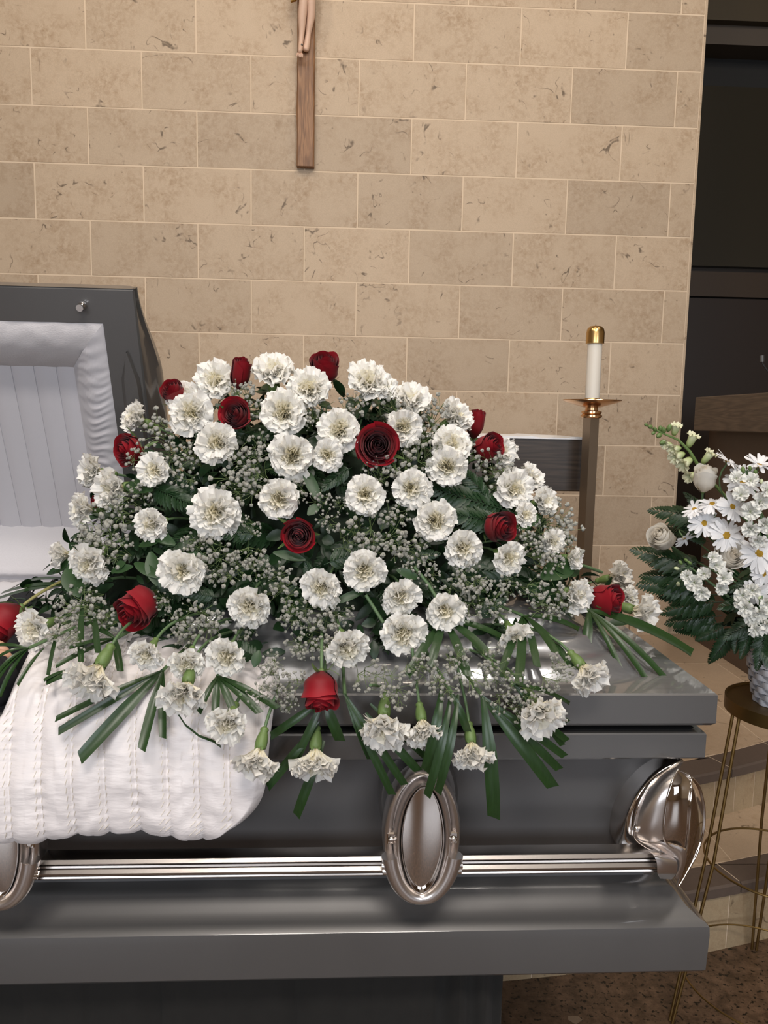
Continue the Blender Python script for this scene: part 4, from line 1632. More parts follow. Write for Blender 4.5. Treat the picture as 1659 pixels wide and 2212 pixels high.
C_OUT = [carn_outer(s) for s in range(6)]
C_CEN = [carn_centre(20 + s, o) for s, o in enumerate((1.0, .9, 1.08, .95, 1.15))]
b = MB()
b.lathe([(.0, -.60), (.07, -.60), (.12, -.56), (.14, -.50), (.115, -.44), (.15, -.36), (.185, -.20), (.19, -.05), (.175, .06), (.10, .10)], 12)
for k in range(5):
    G = leaf_grid(.16, .05, 5, .3, -.3)
    b.grid(rotz(np.stack([G[..., 2] * .2 + .165, G[..., 1], G[..., 0] + .0], -1), 2 * PI * k / 5))
CALYX = mesh_of('calyx', b, M['calyx'], True, 60)


def to_local(o, p):
    return np.array(o.matrix_world.inverted() @ Vector(p))


def flower_root(name, centre, n, R, back, label, cat, group):
    """an Empty at the flower's base, its local Z along the direction the flower faces"""
    o = bpy.data.objects.new(name, None); COL.objects.link(o)
    o.empty_display_size = .01
    n = Vector(n).normalized()
    hint = Vector((random.gauss(0, 1), random.gauss(0, 1), random.gauss(0, 1)))
    x = (hint - n * hint.dot(n)).normalized(); y = n.cross(x)
    p = Vector(centre) - n * (R * back)
    o.matrix_world = Matrix(((x[0] * R, y[0] * R, n[0] * R, p[0]), (x[1] * R, y[1] * R, n[1] * R, p[1]), (x[2] * R, y[2] * R, n[2] * R, p[2]), (0, 0, 0, 1)))
    tag(o, label, cat, group)
    return o


def stem_to(o, start_local, n, target, R, m, r0, length):
    """stem leaving the flower backwards and bending into the spray"""
    p0 = np.array(o.matrix_world @ Vector(start_local))
    n = np.array(n)
    tgt = np.array(target)
    d = tgt - p0
    dist = np.linalg.norm(d)
    if dist > length: tgt = p0 + d / dist * length
    p1 = p0 - n * min(dist, length) * .38
    pts = []
    for s in np.linspace(0, 1, 9):
        pts.append((1 - s) ** 2 * p0 + 2 * s * (1 - s) * p1 + s * s * tgt)
    L = [to_local(o, p) for p in pts]
    b = MB(); b.tube(L, r0 / R, 7)
    return link('stem', mesh_of('stem', b, m, True, 80), o)


def core_target(p, k=.35):
    q = np.array(p).copy()
    tx = MC[0] + (q[0] - MC[0]) * k
    return np.array([tx, max(1.5, MC[1] - .08), max(CZ['rim'] + .06, q[2] * .55 + (CZ['rim'] + .1) * .45)])


def carnation(px, py, dia, fx, fy, label, push=.0, n_out=12, target=None, depth=None, size=1.20):
    c = surf(px, py, push + .01) if depth is None else at(px, py, depth)
    R = dia / 2 * c[1] / F_PX * size
    side_on = math.hypot(fx, fy) > .58
    if side_on: R *= 1.24
    n = facing(fx, fy)
    o = flower_root('carnation', c, n, R, .40, label, 'flower', 'white carnations of the casket spray')
    cen = link('petal_ruffle', random.choice(C_CEN), o)
    cen.rotation_euler = (0, 0, random.uniform(0, 6.28))
    for k in range(n_out):
        a = 2 * PI * (k + random.uniform(-.25, .25)) / n_out
        q = link('petal', random.choice(C_OUT), o)
        q.rotation_mode = 'XYZ'
        q.rotation_euler = (random.uniform(-.12, .12), random.uniform(-.60, -.05) if side_on else random.uniform(-.25, .12), a)
        q.location = (0, 0, random.uniform(-.03, .03))
        s = random.uniform(.92, 1.08); q.scale = (s, s, s)
    cal = link('calyx', CALYX, o)
    stem_to(o, (0, 0, -.58), n, core_target(c) if target is None else target, R, M['stem'], .0026, .22)
    return o


CARN = [
 (467, 824, 98, -.15, -.25, 'white carnation left of the dark red bud on the top edge'),
 (590, 808, 92, .05, -.72, 'white carnation facing up on the top edge, between two red roses'),
 (668, 842, 98, 0, -.3, 'white carnation just below the topmost red rose'),
 (795, 828, 108, .1, -.55, 'large white carnation on the top edge right of the topmost red rose'),
 (826, 838, 62, .6, -.4, 'white carnation half hidden behind the large one right of the top rose'),
 (414, 893, 102, -.1, -.05, 'white carnation left of the open dark red rose near the top'),
 (398, 862, 84, -.2, -.4, 'white carnation beside the red rose at the top left edge'),
 (612, 893, 108, 0, -.1, 'ruffled white carnation right of the open dark red rose near the top'),
 (888, 868, 78, .3, -.6, 'white carnation on the upper right edge above the baby\'s breath'),
 (295, 905, 70, -.7, -.3, 'white carnation facing left, highest beside the open casket lid'),
 (982, 902, 80, .6, -.45, 'white carnation left of the narrow red bud on the right'),
 (733, 930, 102, -.1, -.15, 'white carnation directly left of the largest red rose'),
 (870, 922, 90, .25, .05, 'white carnation peeking out right of the largest red rose'),
 (470, 957, 100, -.1, .0, 'white carnation below the open dark red rose near the top'),
 (631, 985, 106, .0, .12, 'round white carnation with cream heart in the upper middle'),
 (706, 983, 76, .15, .12, 'small cream carnation tucked beside the round one in the upper middle'),
 (975, 960, 96, .25, -.45, 'white carnation left of the red rose pair, upper of two'),
 (966, 1008, 94, -.05, .1, 'white carnation left of the red rose pair, lower of two'),
 (202, 1018, 70, -.75, -.1, 'white carnation facing left before the shirred lid lining'),
 (335, 1016, 78, -.25, .1, 'small open white carnation right of the left red rose'),
 (246, 1055, 88, -.6, .1, 'white carnation below the left red rose, petals turned left'),
 (183, 1100, 72, -.75, .05, 'white carnation on the left edge above the dense baby\'s breath'),
 (888, 1055, 90, .0, .1, 'white carnation below and right of the largest red rose'),
 (1108, 1056, 94, .35, -.1, 'white carnation before the dark altar slab, front of two'),
 (1143, 1035, 62, .6, -.4, 'white carnation before the dark altar slab, hidden rear one'),
 (1173, 1084, 64, .6, -.2, 'white carnation below the right end of the altar slab'),
 (603, 1078, 100, -.1, .2, 'white carnation above the dark rose in the middle of the spray'),
 (788, 1070, 92, .0, .1, 'cream-hearted carnation below the largest red rose'),
 (467, 1107, 114, -.05, .12, 'largest round white carnation left of the middle'),
 (330, 1133, 84, -.35, .2, 'white carnation with two lobed petals in the left half'),
 (940, 1126, 102, .1, .1, 'white carnation right of middle above the two-tone rose'),
 (1133, 1112, 60, .5, -.1, 'small white carnation behind the two-tone red rose'),
 (1000, 1184, 92, .15, .2, 'white carnation left below the two-tone red rose'),
 (1097, 1204, 84, .45, .25, 'cream carnation in profile directly below the two-tone rose'),
 (1193, 1168, 66, .5, .1, 'white carnation veiled by baby\'s breath on the right edge'),
 (196, 1216, 104, -.25, .5, 'white carnation with a wide flying petal at the lower left edge'),
 (134, 1198, 60, -.8, .0, 'leftmost small carnation before the white casket lining'),
 (395, 1233, 110, -.05, .2, 'large white carnation above the lower left red rose'),
 (695, 1270, 96, -.2, .35, 'white carnation left of centre with a fern tip across it'),
 (787, 1232, 100, .1, .2, 'white carnation in the centre of the spray, broad ruffled heart'),
 (540, 1308, 108, .0, .4, 'white carnation below the middle, alone between sprays of baby\'s breath'),
 (866, 1288, 90, .05, .35, 'white carnation overlapped from below by a larger one, right of centre'),
 (961, 1318, 98, .1, .25, 'white fan-shaped carnation right of the overlapping pair'),
 (870, 1366, 108, .0, .3, 'large cream carnation at the front of the overlapping pair'),
 (1112, 1378, 94, .2, .5, 'round white carnation lying over palm blades on the closed lid'),
 (1243, 1283, 76, .65, .1, 'white carnation left of the red rose at the far right'),
 (1333, 1246, 70, .75, -.25, 'white carnation above the red rose at the far right'),
 (1386, 1322, 84, .8, .2, 'rightmost white carnation, its green calyx showing'),
 (1356, 1292, 56, .75, -.1, 'white carnation squeezed behind the rightmost one'),
 (76, 1357, 104, -.45, .2, 'white carnation covering the red rose at the left frame edge'),
 (318, 1412, 86, -.15, .5, 'white carnation below the lower left red rose'),
 (203, 1460, 112, -.25, .72, 'white carnation hanging over the quilted throw, green calyx above'),
 (405, 1432, 90, .0, .5, 'white carnation upper of a stacked pair above the quilted throw'),
 (400, 1495, 104, .0, .6, 'white carnation lower of a stacked pair above the quilted throw'),
 (492, 1417, 98, .0, .35, 'white carnation right of the stacked pair in the lower left'),
 (748, 1400, 104, .25, .5, 'white carnation directly above the lowest red rose'),
 (492, 1562, 106, -.15, .5, 'white carnation at the right edge of the quilted throw'),
 (556, 1640, 100, -.15, .82, 'white carnation hanging head down beside the throw\'s edge'),
 (680, 1642, 106, .0, .85, 'white carnation hanging head down left of the centre handle'),
 (828, 1568, 110, -.05, .7, 'white carnation hanging over the lid edge, left of a touching pair'),
 (914, 1575, 92, .1, .7, 'white carnation hanging over the lid edge, right of a touching pair'),
 (1020, 1625, 96, .05, .82, 'white carnation hanging head down right of the centre handle'),
 (1166, 1540, 108, .3, .55, 'white carnation on the lid\'s front edge toward the right'),
 (1270, 1455, 94, .45, .6, 'white carnation lying on the bare grey lid, rightmost at the front'),
 (1236, 1206, 50, .75, .1, 'small white carnation behind the leaves above the far right stems'),
 (1082, 978, 66, .6, -.1, 'white carnation hidden behind the rose pair at the upper right'),
]
FRONT_T = {556: (600, 1490), 680: (665, 1500), 1020: (985, 1430), 828: (800, 1480), 914: (890, 1400), 203: (290, 1340), 492: (520, 1500)}
for c in CARN:
    hang = c[1] > 1530 or c[0] in (203,)
    kw = {}
    if c[0] in FRONT_T and (hang or c[0] == 203) and c[1] > 1440:
        kw['target'] = surf(*FRONT_T[c[0]], .03)
    carnation(*c, push=.035 if not hang else .028, **kw)


# roses ------------------------------------------------------------------------------
def rose_petal(t, r, hgt):
    """t: 0 innermost .. 1 outermost"""
    rad = .055 + .645 * t ** .9
    half = 1.75 - .80 * t
    n, m = 13, 9
    P = np.zeros((m, n, 3)); T = np.zeros((m, n))
    curl = max(0, t - .35) * .62 * r.uniform(.7, 1.3)
    h = hgt * (1.0 - .20 * t + r.uniform(-.03, .03))
    k = r.uniform(0, 6)
    for i in range(m):
        v = i / (m - 1)
        for j in range(n):
            a = -1 + 2 * j / (n - 1)
            prof = .26 + .74 * math.sin(min(PI / 2, v * 3.1)) - .14 * max(0, v - .5) * 2 * (1 - t * .4)
            R_ = rad * prof + .05 * a * (1 - t * .4) + curl * max(0, v - .62) ** 1.4 * 1.9 * (1 + .3 * abs(a))
            z = v * h * (1 - .16 * a * a - .04 * math.cos(2.5 * a + k) * v) - curl * max(0, v - .72) * 1.0
            z += .05 * max(0, v - .8) / .2 * math.exp(-(a * 3.5) ** 2) * (t > .5)
            ang = a * half
            P[i, j] = (R_ * math.cos(ang), R_ * math.sin(ang), z)
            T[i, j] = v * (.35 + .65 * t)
    return P, T


def rose_kind(seed, openness, mat):
    r = random.Random(seed)
    out = []
    n = 24
    for i in range(n):
        t = i / (n - 1) * openness
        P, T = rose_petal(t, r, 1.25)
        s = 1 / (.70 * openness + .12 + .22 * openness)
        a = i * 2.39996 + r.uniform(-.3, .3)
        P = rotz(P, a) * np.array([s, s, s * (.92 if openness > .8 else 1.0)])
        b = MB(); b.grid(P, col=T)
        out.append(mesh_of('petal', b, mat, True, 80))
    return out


ROSE_OPEN = rose_kind(3, 1.0, M['red'])
ROSE_HALF = rose_kind(5, .72, M['red'])
ROSE_BUD = rose_kind(8, .45, M['red'])
CR_OPEN = rose_kind(4, .9, M['cream_rose'])
CR_HALF = rose_kind(6, .62, M['cream_rose'])
b = MB(); b.lathe([(.0, -.16), (.05, -.16), (.13, -.10), (.16, -.02), (.14, .06), (.06, .08)], 12)
HIP = mesh_of('receptacle', b, M['calyx'], True, 60)
SEP = []
for s in range(3):
    b = MB()
    G = leaf_grid(.62 + .1 * s, .085, 8, .3, [-.5, .5, -1.0][s])
    b.grid(G + np.array([.08, 0, 0]))
    SEP.append(mesh_of('sepal', b, M['sepal'], True, 80))


def rose(px, py, dia, fx, fy, kinds, label, group, push=.03, depth=None, target=None, mat_stem='stem', up=1.0, name='rose', sep=True, back=None):
    c = surf(px, py, push) if depth is None else at(px, py, depth)
    R = dia / 2 * c[1] / F_PX * (1.20 if kinds not in (CR_OPEN, CR_HALF) else 1.30)
    n = facing(fx, fy)
    tall = {id(ROSE_BUD): 1.9, id(CR_HALF): 1.45, id(ROSE_HALF): 1.35}.get(id(kinds), 1.05)
    m = math.hypot(fx, fy)
    if tall > 1.2 and m > .6: R *= .98
    o = flower_root(name, c, n, R, tall * .52, label, 'flower', group)
    for me in kinds:
        link('petal', me, o)
    link('receptacle', HIP, o)
    if sep:
        for k in range(5):
            q = link('sepal', random.choice(SEP), o)
            q.rotation_euler = (0, random.uniform(-.35, .55), 2 * PI * k / 5 + random.uniform(-.2, .2))
    stem_to(o, (0, 0, -.14), n, core_target(c) if target is None else target, R, M[mat_stem], .0030, .24)
    return o


G_ROSE = 'red roses of the casket spray'
ROSES = [
 (700, 800, 74, .1, -.75, ROSE_HALF, 'topmost red rose, seen from the side against the stone wall'),
 (519, 812, 50, .25, -.85, ROSE_BUD, 'dark red rosebud with green sepal behind the top left carnation'),
 (378, 852, 58, -.3, -.5, ROSE_HALF, 'red rose mostly hidden at the top left edge of the spray'),
 (509, 896, 80, -.15, -.15, ROSE_OPEN, 'open dark red rose near the top, spiral heart to the front'),
 (815, 962, 106, .1, -.02, ROSE_OPEN, 'largest open red rose in the upper middle'),
 (280, 975, 84, -.62, .05, ROSE_OPEN, 'red rose at the left facing the open casket lid'),
 (1027, 920, 46, .15, -.93, ROSE_BUD, 'narrow red rosebud standing upright at the upper right, with sepals'),
 (1050, 968, 72, .65, -.25, ROSE_HALF, 'red rose with pointed petal before the white altar cloth'),
 (645, 1156, 84, .0, .15, ROSE_OPEN, 'dark red rose in the middle crossed by thin stalks'),
 (1075, 1138, 78, .5, .02, ROSE_HALF, 'two-tone red rose in profile on the right side'),
 (302, 1306, 100, -.4, .45, ROSE_HALF, 'bright red rose at the lower left, cup turned down left'),
 (694, 1488, 94, .03, .86, ROSE_HALF, 'lowest red rose hanging over the lid\'s front edge'),
 (1302, 1294, 84, .75, -.05, ROSE_HALF, 'bright red rose at the far right end of the spray'),
 (14, 1338, 92, -.55, .62, ROSE_HALF, 'red rose cut by the left edge of the picture'),
 (213, 1082, 30, -.6, .1, ROSE_HALF, 'red rose all but hidden behind the left carnations'),
]
for q in ROSES:
    kw = {}
    if q[0] == 14: kw = dict(target=surf(150, 1248, .0), mat_stem='stem_y')
    if q[0] in (815, 509, 645): kw['push'] = .048
    rose(*q[:7], G_ROSE, **kw)


# baby's breath ------------------------------------------------------------------------
def blossom(b, c, r, rr):
    n, m = 6, 8
    P = []
    for i in range(n):
        th = PI * (i + .25) / (n - .5)
        P.append([(c[0] + r * q * math.sin(th) * math.cos(2 * PI * j / m), c[1] + r * q * math.sin(th) * math.sin(2 * PI * j / m), c[2] + r * .85 * q * math.cos(th)) for j in range(m) for q in [rr.uniform(.72, 1.15)]])
    b.grid(np.array(P)[::-1], closed_v=True)


def sprig_meshes(seed, dens):
    r = random.Random(seed)
    bs, bb = MB(), MB()
    base = np.array([0, 0, -1.5])
    forks = [np.array([r.uniform(-.4, .4), r.uniform(-.4, .4), r.uniform(-.6, -.1)]) for _ in range(5)]
    for f_ in forks:
        bs.tube([base, base * .4 + f_ * .6 + np.array([0, 0, .05]), f_], [.020, .017, .014], 5)
    for k in range(dens):
        while True:
            p = np.array([r.uniform(-1, 1), r.uniform(-1, 1), r.uniform(-.35, .75)])
            if p[0] ** 2 + p[1] ** 2 + (p[2] * .8) ** 2 < 1: break
        f_ = min(forks, key=lambda q: np.linalg.norm(q - p) + r.random() * .4)
        bs.tube([f_, (f_ + p) / 2 + np.array([r.uniform(-.08, .08), r.uniform(-.08, .08), .05]), p], [.012, .010, .009], 4)
        q = r.random()
        if q < .72:
            blossom(bb, p, r.uniform(.092, .132), r)
            if r.random() < .35: blossom(bb, p + np.array([r.uniform(-.14, .14), r.uniform(-.14, .14), r.uniform(-.05, .1)]), r.uniform(.06, .09), r)
        else:
            blossom(bb, p, r.uniform(.032, .048), r)
    return mesh_of('stalks', bs, M['gypstem'], True, 80), mesh_of('blossoms', bb, M['gyp'], True, 80)


SPRIG = [sprig_meshes(s, d) for s, d in enumerate((30, 26, 34, 22, 40, 28))]
GYP = [(345, 925, 42), (300, 985, 30), (362, 985, 42), (410, 985, 34), (400, 1030, 28), (520, 992, 42), (560, 1005, 42), (505, 1045, 44), (545, 1050, 40), (560, 960, 30), (640, 1060, 26), (232, 1122, 48), (218, 1165, 50), (250, 1190, 36), (275, 1090, 34), (300, 1062, 30), (190, 1170, 34),
       (525, 852, 34), (550, 880, 28), (690, 885, 38), (760, 878, 32), (668, 905, 26), (850, 878, 44), (905, 895, 42), (945, 893, 38), (930, 925, 34), (875, 1000, 44), (915, 985, 40), (905, 955, 34), (1010, 985, 26), (1062, 1008, 40), (1075, 1035, 36), (1095, 985, 28),
       (1205, 1120, 44), (1220, 1150, 40), (1212, 1185, 40), (1180, 1205, 40), (1150, 1195, 34), (1170, 1140, 34), (1190, 1225, 30), (790, 1140, 44), (750, 1165, 40), (840, 1150, 44), (870, 1180, 38), (905, 1195, 36), (800, 1185, 36), (855, 1110, 30), (820, 1020, 34), (690, 1085, 26), (710, 1125, 24),
       (470, 1195, 44), (505, 1225, 42), (450, 1230, 36), (545, 1195, 34), (560, 1225, 30), (420, 1175, 28), (610, 1275, 38), (600, 1245, 32), (645, 1310, 36), (630, 1340, 30), (700, 1330, 34), (690, 1375, 42), (715, 1400, 34), (665, 1395, 34), (640, 1395, 26), (740, 1330, 30),
       (430, 1330, 42), (390, 1345, 36), (455, 1355, 36), (400, 1370, 28), (165, 1305, 42), (200, 1330, 42), (150, 1335, 36), (225, 1350, 32), (135, 1372, 32), (160, 1390, 26), (190, 1285, 26), (350, 1300, 22),
       (590, 1470, 36), (605, 1500, 36), (640, 1480, 30), (585, 1435, 30), (560, 1500, 26), (625, 1520, 22), (530, 1360, 28), (795, 1455, 40), (835, 1475, 38), (860, 1500, 34), (925, 1455, 42), (960, 1480, 36), (895, 1440, 30), (995, 1445, 38), (1035, 1465, 38), (1075, 1455, 36), (1060, 1420, 30), (1105, 1475, 30), (980, 1420, 28),
       (1215, 1440, 32), (1195, 1465, 32), (1090, 1515, 32), (1120, 1530, 28), (1145, 1500, 30), (1015, 1255, 42), (985, 1270, 32), (1055, 1290, 40), (1020, 1310, 34), (1075, 1320, 28), (1100, 1265, 28), (1190, 1290, 40), (1175, 1320, 34), (1210, 1310, 30), (1150, 1270, 28), (930, 1245, 26), (885, 1230, 24), (1000, 1225, 28), (915, 1590, 26), (540, 1140, 24), (740, 1090, 20), (1130, 1170, 30), (1115, 1140, 22)]
G_GYP = "baby's breath sprigs of the casket spray"
for (x, y, r) in GYP:
    c = surf(x, y, .032)
    R = r * c[1] / F_PX * 1.15
    n = Vector((c[0] - MC[0], (c[1] - MC[1]) * 2.2 - .15, max(.15, (c[2] - MZ)) * 1.1)).normalized()
    n = (n + Vector(-CF) * .5 + Vector([random.gauss(0, .15) for _ in range(3)])).normalized()
    o = flower_root('babys_breath_sprig', c, n, R, .0, "loose sprig of tiny white baby's breath blossoms on thin stalks in the casket spray", 'flower', G_GYP)
    st_, bl_ = random.choice(SPRIG)
    link('stalks', st_, o)
    q = link('blossoms', bl_, o); q['kind'] = 'stuff'


# palm blades -----------------------------------------------------------------------------
def blade(root, tip, wpx, nrm, parent, sag=.02, cut=.5, fold=.22):
    root, tip = np.array(root), np.array(tip)
    L = np.linalg.norm(tip - root)
    mid = (root + tip) / 2 + np.array(nrm) * sag
    Wd = wpx * tip[1] / F_PX / 2
    n = 14
    P = []
    d0 = (tip - root) / L
    side = np.cross(np.array(nrm), d0); side /= np.linalg.norm(side)
    up = np.cross(d0, side)
    for i in range(n):
        s = i / (n - 1)
        c = (1 - s) ** 2 * root + 2 * s * (1 - s) * mid + s * s * tip
        w = Wd * min(1, .30 + s * 1.6) * (1.0 if s < .8 else 1 - (s - .8) * .6)
        e = cut * w if i == n - 1 else 0
        P.append([c - side * w + up * fold * w - d0 * e, c - side * w * .5 + up * fold * w * .35 - d0 * e * .5, c, c + side * w * .5 + up * fold * w * .35 + d0 * e * .5, c + side * w + up * fold * w + d0 * e])
    P = np.array(P)
    b = MB(); b.grid(P)
    b.grid((P - up * .0006)[:, ::-1])
    return obj('blade', b, M['blade'], parent, True, 60)


def palm(root_px, blades, label, rootY=None, petiole=None):
    r = surf(*root_px, .012) if rootY is None else at(*root_px, rootY)
    t = thing('palm_leaf', label, 'leaf', tuple(r), 'palm leaves fanned under the casket spray')
    for (x, y, w, Y, sag, *ex) in blades:
        rt_ = r
        if ex:
            rt_ = surf(*ex[0], .012) if ex[0] else r
        tip = at(x, y, Y) if Y else surf(x, y, .022)
        hang = tip[2] < CZ['rim'] - .02
        nrm = (0, -.95, .3) if hang else (0, -.5, .85)
        blade(rt_, tip, w, nrm, t, sag)
    b = MB()
    q = core_target(r, .7)
    b.tube([r, (r + q) / 2 + np.array([0, 0, .01]), q], .003, 6)
    obj('petiole', b, M['stem'], t)
    return t


palm((352, 1448), [(120, 1554, 17, None, .006), (126, 1580, 18, None, .008), (172, 1638, 30, None, .012), (306, 1620, 22, None, .010), (352, 1594, 18, None, .008)], 'palm leaf fanned over the white throw, five cut blades')
palm((700, 1510), [(640, 1762, 22, 1.185, .03, (700, 1600)), (578, 1700, 20, 1.19, .02, (690, 1560)), (585, 1590, 18, 1.20, .02), (640, 1640, 18, 1.19, .02), (735, 1600, 24, 1.20, .02)], 'palm leaf hanging over the lid edge below the lowest red rose')
palm((745, 1500), [(847, 1716, 18, 1.185, .03), (874, 1695, 18, 1.185, .03), (904, 1665, 20, 1.185, .03, (790, 1540)), (800, 1640, 16, 1.19, .02), (925, 1640, 16, 1.2, .02, (800, 1520))], 'palm leaf whose blades reach the left shoulder of the centre handle')
palm((975, 1495), [(922, 1720, 20, 1.165, .05), (918, 1665, 24, 1.17, .05, (955, 1480)), (945, 1712, 20, 1.165, .05, (990, 1500)), (1010, 1580, 18, 1.19, .02)], 'palm leaf hanging straight down in front of the centre handle')
palm((1042, 1505), [(1066, 1766, 32, 1.17, .04), (1194, 1700, 30, 1.18, .03), (1208, 1662, 20, 1.19, .03), (1220, 1634, 18, 1.19, .03), (1225, 1600, 16, 1.2, .02, (1120, 1520))], 'palm leaf hanging right of the centre handle, widest blade straight down')
palm((1272, 1318), [(1494, 1412, 34, 1.45, .03), (1436, 1465, 18, 1.34, .02), (1392, 1462, 16, 1.33, .02), (1346, 1462, 14, 1.33, .02), (1262, 1432, 22, 1.36, .02), (1425, 1362, 16, 1.6, .02)], 'palm leaf arching over the bare right end of the lid')
palm((1130, 1330), [(1250, 1360, 18, None, .02), (1235, 1440, 18, None, .02), (1200, 1410, 20, None, .02), (1160, 1440, 18, None, .02), (1080, 1460, 18, None, .02), (1120, 1480, 22, None, .02)], 'palm leaf lying on the grey lid beneath the round carnation')
palm((1110, 1480), [(1230, 1520, 14, 1.225, .02), (1226, 1560, 14, 1.215, .02), (1215, 1610, 14, 1.2, .02)], 'small palm leaf poking out behind the carnation at the lid\'s right front edge')
palm((960, 1340), [(1060, 1420, 22, None, .02), (1010, 1460, 22, None, .02), (930, 1440, 20, None, .02), (880, 1460, 20, None, .02), (1090, 1380, 18, None, .02)], 'palm leaf shaded under the cream carnations at the front')
palm((160, 1262), [(2, 1282, 14, 1.6, .02), (30, 1268, 12, 1.62, .02, (140, 1250)), (60, 1300, 16, 1.58, .02), (-20, 1300, 14, 1.58, .02)], 'palm leaf pointing left above the rose at the picture\'s edge')
palm((62, 1400), [(-10, 1424, 9, 1.25, .015), (-12, 1465, 10, 1.225, .02), (-10, 1478, 10, 1.22, .02), (0, 1504, 11, 1.215, .02), (38, 1480, 9, None, .01, (95, 1400)), (-15, 1395, 9, 1.28, .01)], 'narrow palm leaf spread over the folded hands at the left edge', rootY=1.27)
palm((130, 1350), [(104, 1458, 9, None, .012), (175, 1430, 14, None, .012, (178, 1300)), (212, 1410, 14, None, .012, (205, 1330)), (95, 1470, 10, None, .008, (160, 1445)), (100, 1476, 16, None, .008, (165, 1455))], 'curling palm leaf between the left carnations on the throw')
palm((250, 1380), [(120, 1440, 14, None, .01), (150, 1400, 12, None, .01), (260, 1450, 16, None, .01), (180, 1345, 14, None, .01)], 'dark palm leaf crossing the throw beneath the lower left rose')
palm((470, 1460), [(465, 1560, 18, None, .012), (510, 1550, 18, None, .012), (560, 1540, 20, None, .012), (600, 1530, 18, None, .01), (430, 1540, 14, None, .01)], 'palm leaf at the throw\'s right edge between the lower carnations')
b = MB()
pp = [surf(x, y, .006) for x, y in ((383, 1540), (400, 1566), (430, 1590), (462, 1602), (478, 1614))]
for i in range(4):
    pass
P = []
for i, p in enumerate(pp):
    P.append([p + np.array([0, 0, .0025]), p, p - np.array([0, 0, .002])])
b.grid(np.array(P))
o = obj('leaf_blade', b, M['blade'], None, True, 80)
tag(o, 'single thin dark leaf curling on the white throw', 'leaf')


# broad rose leaves --------------------------------------------------------------------------
def broad_leaf(r_, t_, wd, label, push=.03):
    a = surf(*r_, push); c = surf(*t_, push + .01)
    L = float(np.linalg.norm(c - a))
    b = MB(); b.grid(leaf_grid(1, wd / 2 / max(1, math.dist(r_, t_)), 11, .25, .15))
    o = link('rose_leaf', mesh_of('rose_leaf', b, M['leaf'], True, 80))
    place_axes(o, a, c - a, -CF + .4 * CU, L)
    return tag(o, label, 'leaf', 'broad leaves in the casket spray')


BL = 'broad oval green leaf between the flowers of the casket spray'
for r_, t_, w_ in (((345, 1248), (286, 1212), 22), ((340, 1265), (322, 1190), 34), ((345, 1270), (365, 1205), 26), ((150, 1205), (116, 1236), 24), ((148, 1222), (168, 1282), 36), ((250, 1225), (268, 1215), 14),
                   ((240, 1235), (282, 1222), 16), ((655, 1010), (690, 1080), 22), ((330, 1060), (262, 1042), 26), ((690, 1090), (665, 1110), 20), ((1240, 1215), (1180, 1240), 30), ((1200, 1230), (1258, 1225), 30), ((455, 1210), (395, 1195), 22), ((790, 1275), (720, 1300), 18),
                   ((560, 1405), (548, 1440), 22), ((310, 1140), (372, 1170), 22), ((1150, 1100), (1125, 1135), 28), ((300, 1180), (350, 1160), 18), ((660, 1210), (590, 1190), 22), ((905, 1250), (860, 1230), 20)):
    broad_leaf(r_, t_, w_, BL)

# long bare stems crossing the spray
for pts, lab in ((((895, 1225), (925, 1262), (945, 1295)), 'long blue green carnation stem slanting right of centre'),
                 (((790, 1285), (812, 1320), (828, 1345)), 'long green stem slanting into the overlapping carnations'),
                 (((1235, 1215), (1270, 1225), (1300, 1236)), 'green stem reaching to the carnations at the far right')):
    b = MB()
    b.tube([surf(x, y, .03) for x, y in pts], .0032, 7)
    o = obj('stem', b, M['stem'], None, True, 80)
    o.name = 'flower_stem'
    tag(o, lab, 'stem')


# ------------------------------------------------------------------ the white basket arrangement
def yb(px, py=0, k=.0):
    return SY - .13 * max(0, 1 - ((1703 - px) / 290.0) ** 2) - k


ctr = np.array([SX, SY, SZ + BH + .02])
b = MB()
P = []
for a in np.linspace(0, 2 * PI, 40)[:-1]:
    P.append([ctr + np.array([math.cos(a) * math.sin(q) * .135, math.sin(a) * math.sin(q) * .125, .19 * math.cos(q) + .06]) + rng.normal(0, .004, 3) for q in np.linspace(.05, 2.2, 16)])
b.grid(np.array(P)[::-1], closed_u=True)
o = obj('greenery', b, M['core_shade'], None, True, 80)
tag(o, 'greenery core, dark with painted shade, in the white basket arrangement', 'greenery', kind='stuff')
fol = MB()
for q in range(650):
    a = random.uniform(-PI, PI); ph = random.uniform(.1, 2.1)
    n = Vector((math.cos(a) * math.sin(ph), math.sin(a) * math.sin(ph), math.cos(ph)))
    p = ctr + np.array([n[0] * .14, n[1] * .13, n[2] * .19 + .06])
    d = (n * .6 + Vector([random.gauss(0, .6) for _ in range(3)])).normalized()
    G = leaf_grid(random.uniform(.03, .06), random.uniform(.006, .013), 6, .3, .3)
    z = (n - d * n.dot(d)).normalized(); y = z.cross(d)
    fol.grid(G @ np.array([d, y, z]) + p)
o = obj('foliage', fol, M['fern'], None, True, 80)
tag(o, 'small dark leaves crowded in the white basket arrangement', 'foliage', kind='stuff')
FL2 = 'leatherleaf fern frond spreading from the white basket arrangement'
